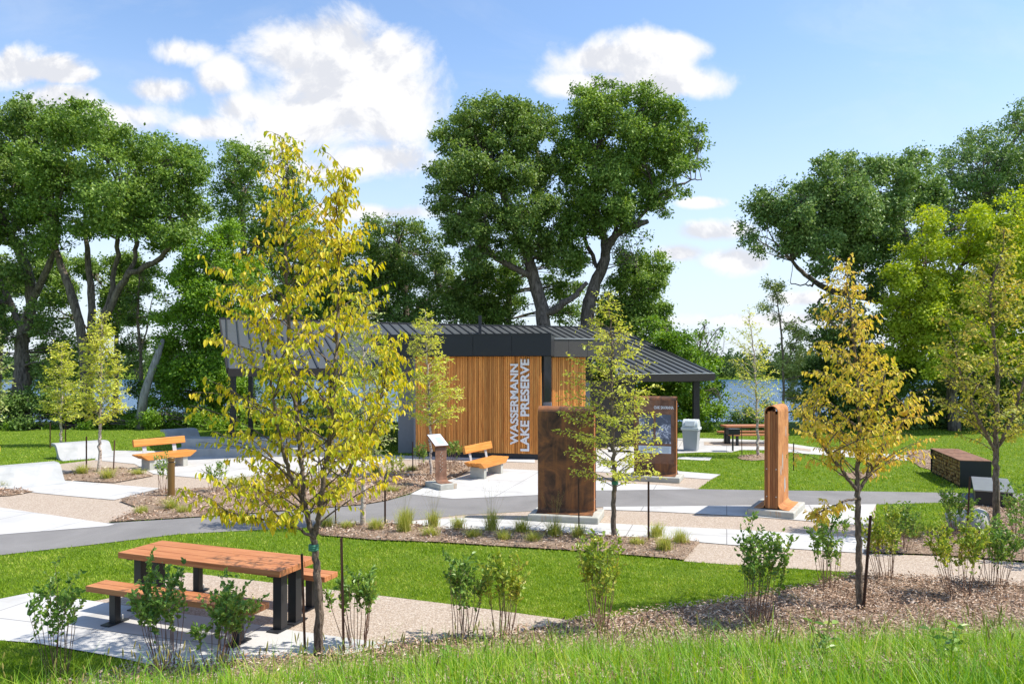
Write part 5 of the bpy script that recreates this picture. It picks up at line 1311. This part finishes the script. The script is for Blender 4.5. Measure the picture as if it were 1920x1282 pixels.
# ------------------------------------------------------------------ building
def building():
    t = thing('park_pavilion', 'park building with slatted cedar wall and dark seamed metal roof', 'building', (0, 25.4, 0))
    O = np.array([0, 25.4, 0])
    # roof plane  z = H + a X + b Y - c
    a, b, c = -.0957, .2446, 7.09
    def RP(px, py):
        u = (px - CX) / F; v = (HY - py) / F
        Y = c / (a * u + b - v); return np.array([u * Y, Y, H + v * Y])
    out = [(428, 692), (413, 598), (740, 607), (900, 611), (1080, 614), (1145, 616.5), (1178, 625), (1339, 701), (1157, 703)]
    R = [RP(*p) for p in out]
    # notch round the entrance block
    def onroof(X, Y): return np.array([X, Y, H + a * X + b * Y - c])
    R += [onroof(4.4, 31.8), onroof(-4.2, 31.0)]
    l = RP(706, 691); R += [onroof(l[0], l[1] )]
    R = np.array(R)
    N = norm(np.array([-a, -b, 1.])); Nn = norm(np.array([-a, -b, 1.]))
    m = MB(); n = len(R); th = .12
    top = R + Nn * 0; bot = R - Nn * th
    bm = bmesh.new(); tv = [bm.verts.new(p - O) for p in top]; bv = [bm.verts.new(p - O) for p in bot]
    bm.faces.new(tv); bm.faces.new(bv[::-1])
    for i in range(n): bm.faces.new((tv[i], bv[i], bv[(i+1) % n], tv[(i+1) % n]))
    bmesh.ops.recalc_face_normals(bm, faces=bm.faces[:]); bmesh.ops.triangulate(bm, faces=bm.faces[:])
    me = bpy.data.meshes.new('roof'); bm.to_mesh(me); bm.free(); me.materials.append(M['roof'])
    ro = bpy.data.objects.new('roof', me); COL.objects.link(ro); ro.parent = t
    # seams run up the slope
    up_ = norm(np.array([a, b, a * a + b * b])); upxy = norm(np.array([a, b])); al = np.array([upxy[1], -upxy[0]])
    poly = [(p[0], p[1]) for p in R]; pp = np.array(poly)
    s_ = pp @ al; q_ = pp @ upxy
    m = MB(); k = s_.min() + .25
    while k < s_.max():
        # clip the line s=k with the outline
        hits = []
        for i in range(n):
            s0, s1 = s_[i], s_[(i+1) % n]
            if (s0 - k) * (s1 - k) < 0:
                f_ = (k - s0) / (s1 - s0); hits.append(q_[i] + f_ * (q_[(i+1) % n] - q_[i]))
        hits.sort()
        for h0, h1 in zip(hits[::2], hits[1::2]):
            if h1 - h0 < .1: continue
            p0 = al * k + upxy * (h0 + .02); p1 = al * k + upxy * (h1 - .02)
            P0 = onroof(*p0); P1 = onroof(*p1)
            ax = np.array([al[0], al[1], a * al[0] + b * al[1]]) * .026
            V = [P0 - ax, P0 + ax, P1 + ax, P1 - ax]; V2 = [v + Nn * .045 for v in V]
            m.add(np.array(V + V2) - O, [(3,2,1,0),(4,5,6,7),(0,1,5,4),(1,2,6,5),(2,3,7,6),(3,0,4,7)])
        k += .42
    m.build('seams', M['seam'], ro)
    # edge trims
    def beam(p, q, h_, w_, name, mat, dz=0.):
        p = np.array(p); q = np.array(q); mm = MB(); d = norm(np.append((q - p)[:2], 0)); s = np.array([-d[1], d[0], 0]) * w_ / 2
        dn = np.array([0, 0, -h_]); z = np.array([0, 0, dz])
        V = np.array([p - s, p + s, q + s, q - s]) + z; V2 = V + dn
        mm.add(np.vstack([V2, V]) - O, [(3,2,1,0),(4,5,6,7),(0,1,5,4),(1,2,6,5),(2,3,7,6),(3,0,4,7)])
        return mm.build(name, mat, t)
    idx = lambda i: R[i]
    sh = norm(R[7] - R[8]); 
    beam(R[8] + [0, -.03, .02], R[7] + [0, -.03, .02], .30, .06, 'eave_fascia', M['dark_in'])
    beam(R[0] + [0, -.03, .02], R[-1] + [0, -.03, .02], .26, .06, 'eave_fascia', M['dark_in'])
    beam(R[7] + [.03, 0, .03], R[6] + [.03, 0, .03], .22, .06, 'rake_trim', M['seam'])
    beam(R[0] + [-.03, 0, .03], R[1] + [-.03, 0, .03], .18, .06, 'rake_trim', M['dark_in'])
    beam(R[8] + [0, 0, .06], R[7] + [.0, 0, .06], .03, .08, 'drip_edge', M['galv'], -.012)
    for i, j in ((1, 2), (2, 3), (3, 4), (4, 5), (5, 6)): beam(R[i] + [0, 0, .07], R[j] + [0, 0, .07], .16, .14, 'ridge_cap', M['seam'])
    # rear slope falling away towards the lake
    mm = MB(); V = []
    for i in (1, 2, 3, 4, 5, 6): V += [R[i] + [0, 0.08, -.02] - O, R[i] + [.6, 4.2, -1.3] - O]
    mm.add(V, [(2*i, 2*i+2, 2*i+3, 2*i+1) for i in range(5)]); mm.build('rear_roof', M['roof'], t)
    # vent pipe at roof joint
    v = RP(900, 626); mm = MB(); mm.box(v + [0, 0, .35] - O, (.14, .14, 1.0)); mm.build('vent', M['seam'], t)
    # posts
    def post(px, Y, ztop, w_, mat, name='post'):
        x = (px - CX) / F * Y; mm = MB(); mm.box(np.array([x, Y, ztop / 2]) - O, (w_, w_, ztop)); return mm.build(name, mat, t)
    post(1305, 32.2, 3.0, .26, M['black']); post(437, 27.4, 3.2, .17, M['black']); post(560, 28.0, 3.3, .17, M['black']); post(470, 33.5, 4.6, .17, M['black']); post(620, 34.5, 4.5, .17, M['black'])
    post(1156, 29.6, 3.1, .1, M['galv'], 'downpipe'); post(1215, 36.0, 3.8, .22, M['black']); 
    mm = MB(); x = (1290 - CX) / F * 32.2; mm.prism([(x - 1.0, 2.78), (x + .4, 2.78), (x + .4, 2.50), (x - .45, 2.50)][::-1], 32.1 - 25.4, 32.3 - 25.4, 'y'); mm.build('bracket', M['black'], t)
    # entrance block. Front line runs (1,-.22)
    fr = lambda X: 25.42 - .22 * (X - .7)
    pl = lambda px: (lambda u: (25.42 + .154) * u / (1 + .22 * u))((px - CX) / F)
    XR, XL, XFL, XFR = pl(1015), pl(780), pl(702), pl(1036)
    ang = math.atan2(-.22, 1)
    dvec = np.array([math.cos(ang), math.sin(ang), 0]); nv = np.array([-math.sin(ang), math.cos(ang), 0])   # along, inward
    P0 = np.array([XL, fr(XL), 0])
    wl = (XR - XL) / math.cos(ang)
    ztop = H + (HY - 667.5) / F * fr(0); zf = H + (HY - 628) / F * fr(0)
    def obox(s0, s1, n0, n1, z0, z1, name, mat, par=t, bev=0):
        mm = MB(); 
        V = []
        for z in (z0, z1):
            for s, nn in ((s0, n0), (s1, n0), (s1, n1), (s0, n1)): V.append(P0 + dvec * s + nv * nn + [0, 0, z] - O)
        mm.add(V, [(3,2,1,0),(4,5,6,7),(0,1,5,4),(1,2,6,5),(2,3,7,6),(3,0,4,7)])
        return mm.build(name, mat, par, bevel=bev)
    obox(.05, wl - .05, .03, 5.2, 0, ztop - .02, 'core_wall', M['dark_in'])
    obox(.02, wl - .02, .0, .03, .0, .20, 'base_course', M['base_block'])
    # cedar slats
    mm = MB(); rng = np.random.default_rng(3); s = .0
    while s < wl - .03:
        w_ = rng.choice([.045, .058, .07]); dp = rng.choice([.035, .05, .065])
        V = []
        for z in (.2, ztop - .01):
            for ss, nn in ((s, -dp), (s + w_, -dp), (s + w_, 0.028), (s, 0.028)): V.append(P0 + dvec * ss + nv * nn + [0, 0, z] - O)
        mm.add(V, [(3,2,1,0),(4,5,6,7),(0,1,5,4),(1,2,6,5),(2,3,7,6),(3,0,4,7)])
        s += w_ + .012
    mm.build('slat_cladding', M['slat_wood'], t)
    s2 = (XFR - XL) / math.cos(ang); s1 = (XFL - XL) / math.cos(ang)
    # fascia panels
    nP = 5; xs = [702, 760, 888, 963, 1036]
    sx = [(pl(p) - XL) / math.cos(ang) for p in [702, 757, 822, 891, 963, 1036]]
    for i in range(5): obox(sx[i] + .006, sx[i+1] - .006, -.30, -.27, ztop + .002, zf, 'fascia_panel', M['fascia'])
    obox(s1, s2, -.27, 5.5, ztop + .004, zf - .03, 'parapet_core', M['seam'])
    obox(s1 - .01, s2 + .01, -.32, -.20, zf + .001, zf + .04, 'coping', M['fascia'])
    # left grey wall with dark window above
    obox(s1 + .55, -.06, .9, 1.1, 0, ztop - .85, 'block_wall', M['block'])
    obox(s1 + .55, -.06, .92, 1.08, ztop - .85, ztop, 'clerestory_window', M['glass'])
    obox(-.09, -.01, .02, 3.0, .0, ztop, 'return_wall', M['block'])
    # right: window slot, second slatted panel
    obox(wl + .02, wl + .30, .25, .35, 0, 1.95, 'grey_panel', M['block'])
    obox(wl + .02, wl + .30, .25, .35, 1.96, ztop, 'slot_window', M['glass'])
    ang2 = math.atan2(.35, 1)
    Q0 = W(1028, 860, 26.0); Q0[2] = 0; d2 = np.array([math.cos(ang2), math.sin(ang2), 0]); n2 = np.array([-math.sin(ang2), math.cos(ang2), 0])
    def obox2(s0, s1_, n0, n1, z0, z1, name, mat):
        mm = MB(); V = []
        for z in (z0, z1):
            for ss, nn in ((s0, n0), (s1_, n0), (s1_, n1), (s0, n1)): V.append(Q0 + d2 * ss + n2 * nn + [0, 0, z] - O)
        mm.add(V, [(3,2,1,0),(4,5,6,7),(0,1,5,4),(1,2,6,5),(2,3,7,6),(3,0,4,7)])
        return mm.build(name, mat, t)
    w2 = 1.38
    mm = MB(); s = 0
    while s < w2:
        w_ = rng.choice([.045, .058, .07]); dp = rng.choice([.035, .05, .065]); V = []
        for z in (.2, ztop - .03):
            for ss, nn in ((s, -dp), (s + w_, -dp), (s + w_, .02), (s, .02)): V.append(Q0 + d2 * ss + n2 * nn + [0, 0, z] - O)
        mm.add(V, [(3,2,1,0),(4,5,6,7),(0,1,5,4),(1,2,6,5),(2,3,7,6),(3,0,4,7)]); s += w_ + .012
    mm.build('slat_cladding', M['slat_wood'], t)
    obox2(0, w2, .022, 4.5, 0, ztop - .04, 'core_wall', M['dark_in'])
    obox2(-.02, w2 + .2, -.02, .0215, 0, .195, 'base_course', M['base_block'])
    for i in range(4): obox2(-.1 + i * .72, -.1 + i * .72 + .71, -.36, -.33, ztop - .02, zf - .13, 'fascia_panel', M['fascia_sunlit'])
    obox2(-.05, 2.9, -.33, 3.0, ztop - .015, zf - .16, 'parapet_core', M['seam'])
    obox2(-.1, 2.85, -.38, -.30, zf - .128, zf - .10, 'drip_edge', M['galv'])
    obox2(w2 + .02, w2 + .5, .6, .7, 0, ztop - .9, 'grey_panel', M['block'])
    obox2(w2 + .9, w2 + 3.2, 2.2, 2.35, 0, 2.6, 'rear_wall', M['dark_in'])
    # lettering
    for s_txt, px0, px1, py0, py1 in (('WASSERMANN', 957.5, 973, 682, 833), ('LAKE PRESERVE', 976.5, 993.5, 673, 845)):
        X = (pl(px0) + pl(px1)) / 2; Y = fr(X); p = np.array([X, Y, 0]) - nv * .085
        k_ = Y / F
        zc = H - ((py0 + py1) / 2 - HY) * k_; ln = (py1 - py0) * k_; hg = (px1 - px0) * k_
        o = text_part(s_txt, t, (0, 0, 0), (0, 0, 0), ln, hg, M['letters'], 'lettering', ext=.014, bold=.034)
        # reading upwards: text x -> +z, text y -> -along
        from mathutils import Matrix
        ex = Vector((0, 0, 1)); ey = Vector(-dvec); ez = ex.cross(ey)
        Mx = Matrix((ex, ey, ez)).transposed().to_4x4(); o.rotation_euler = Mx.to_euler(); o.location = Vector(p + [0, 0, zc] - O)
building()
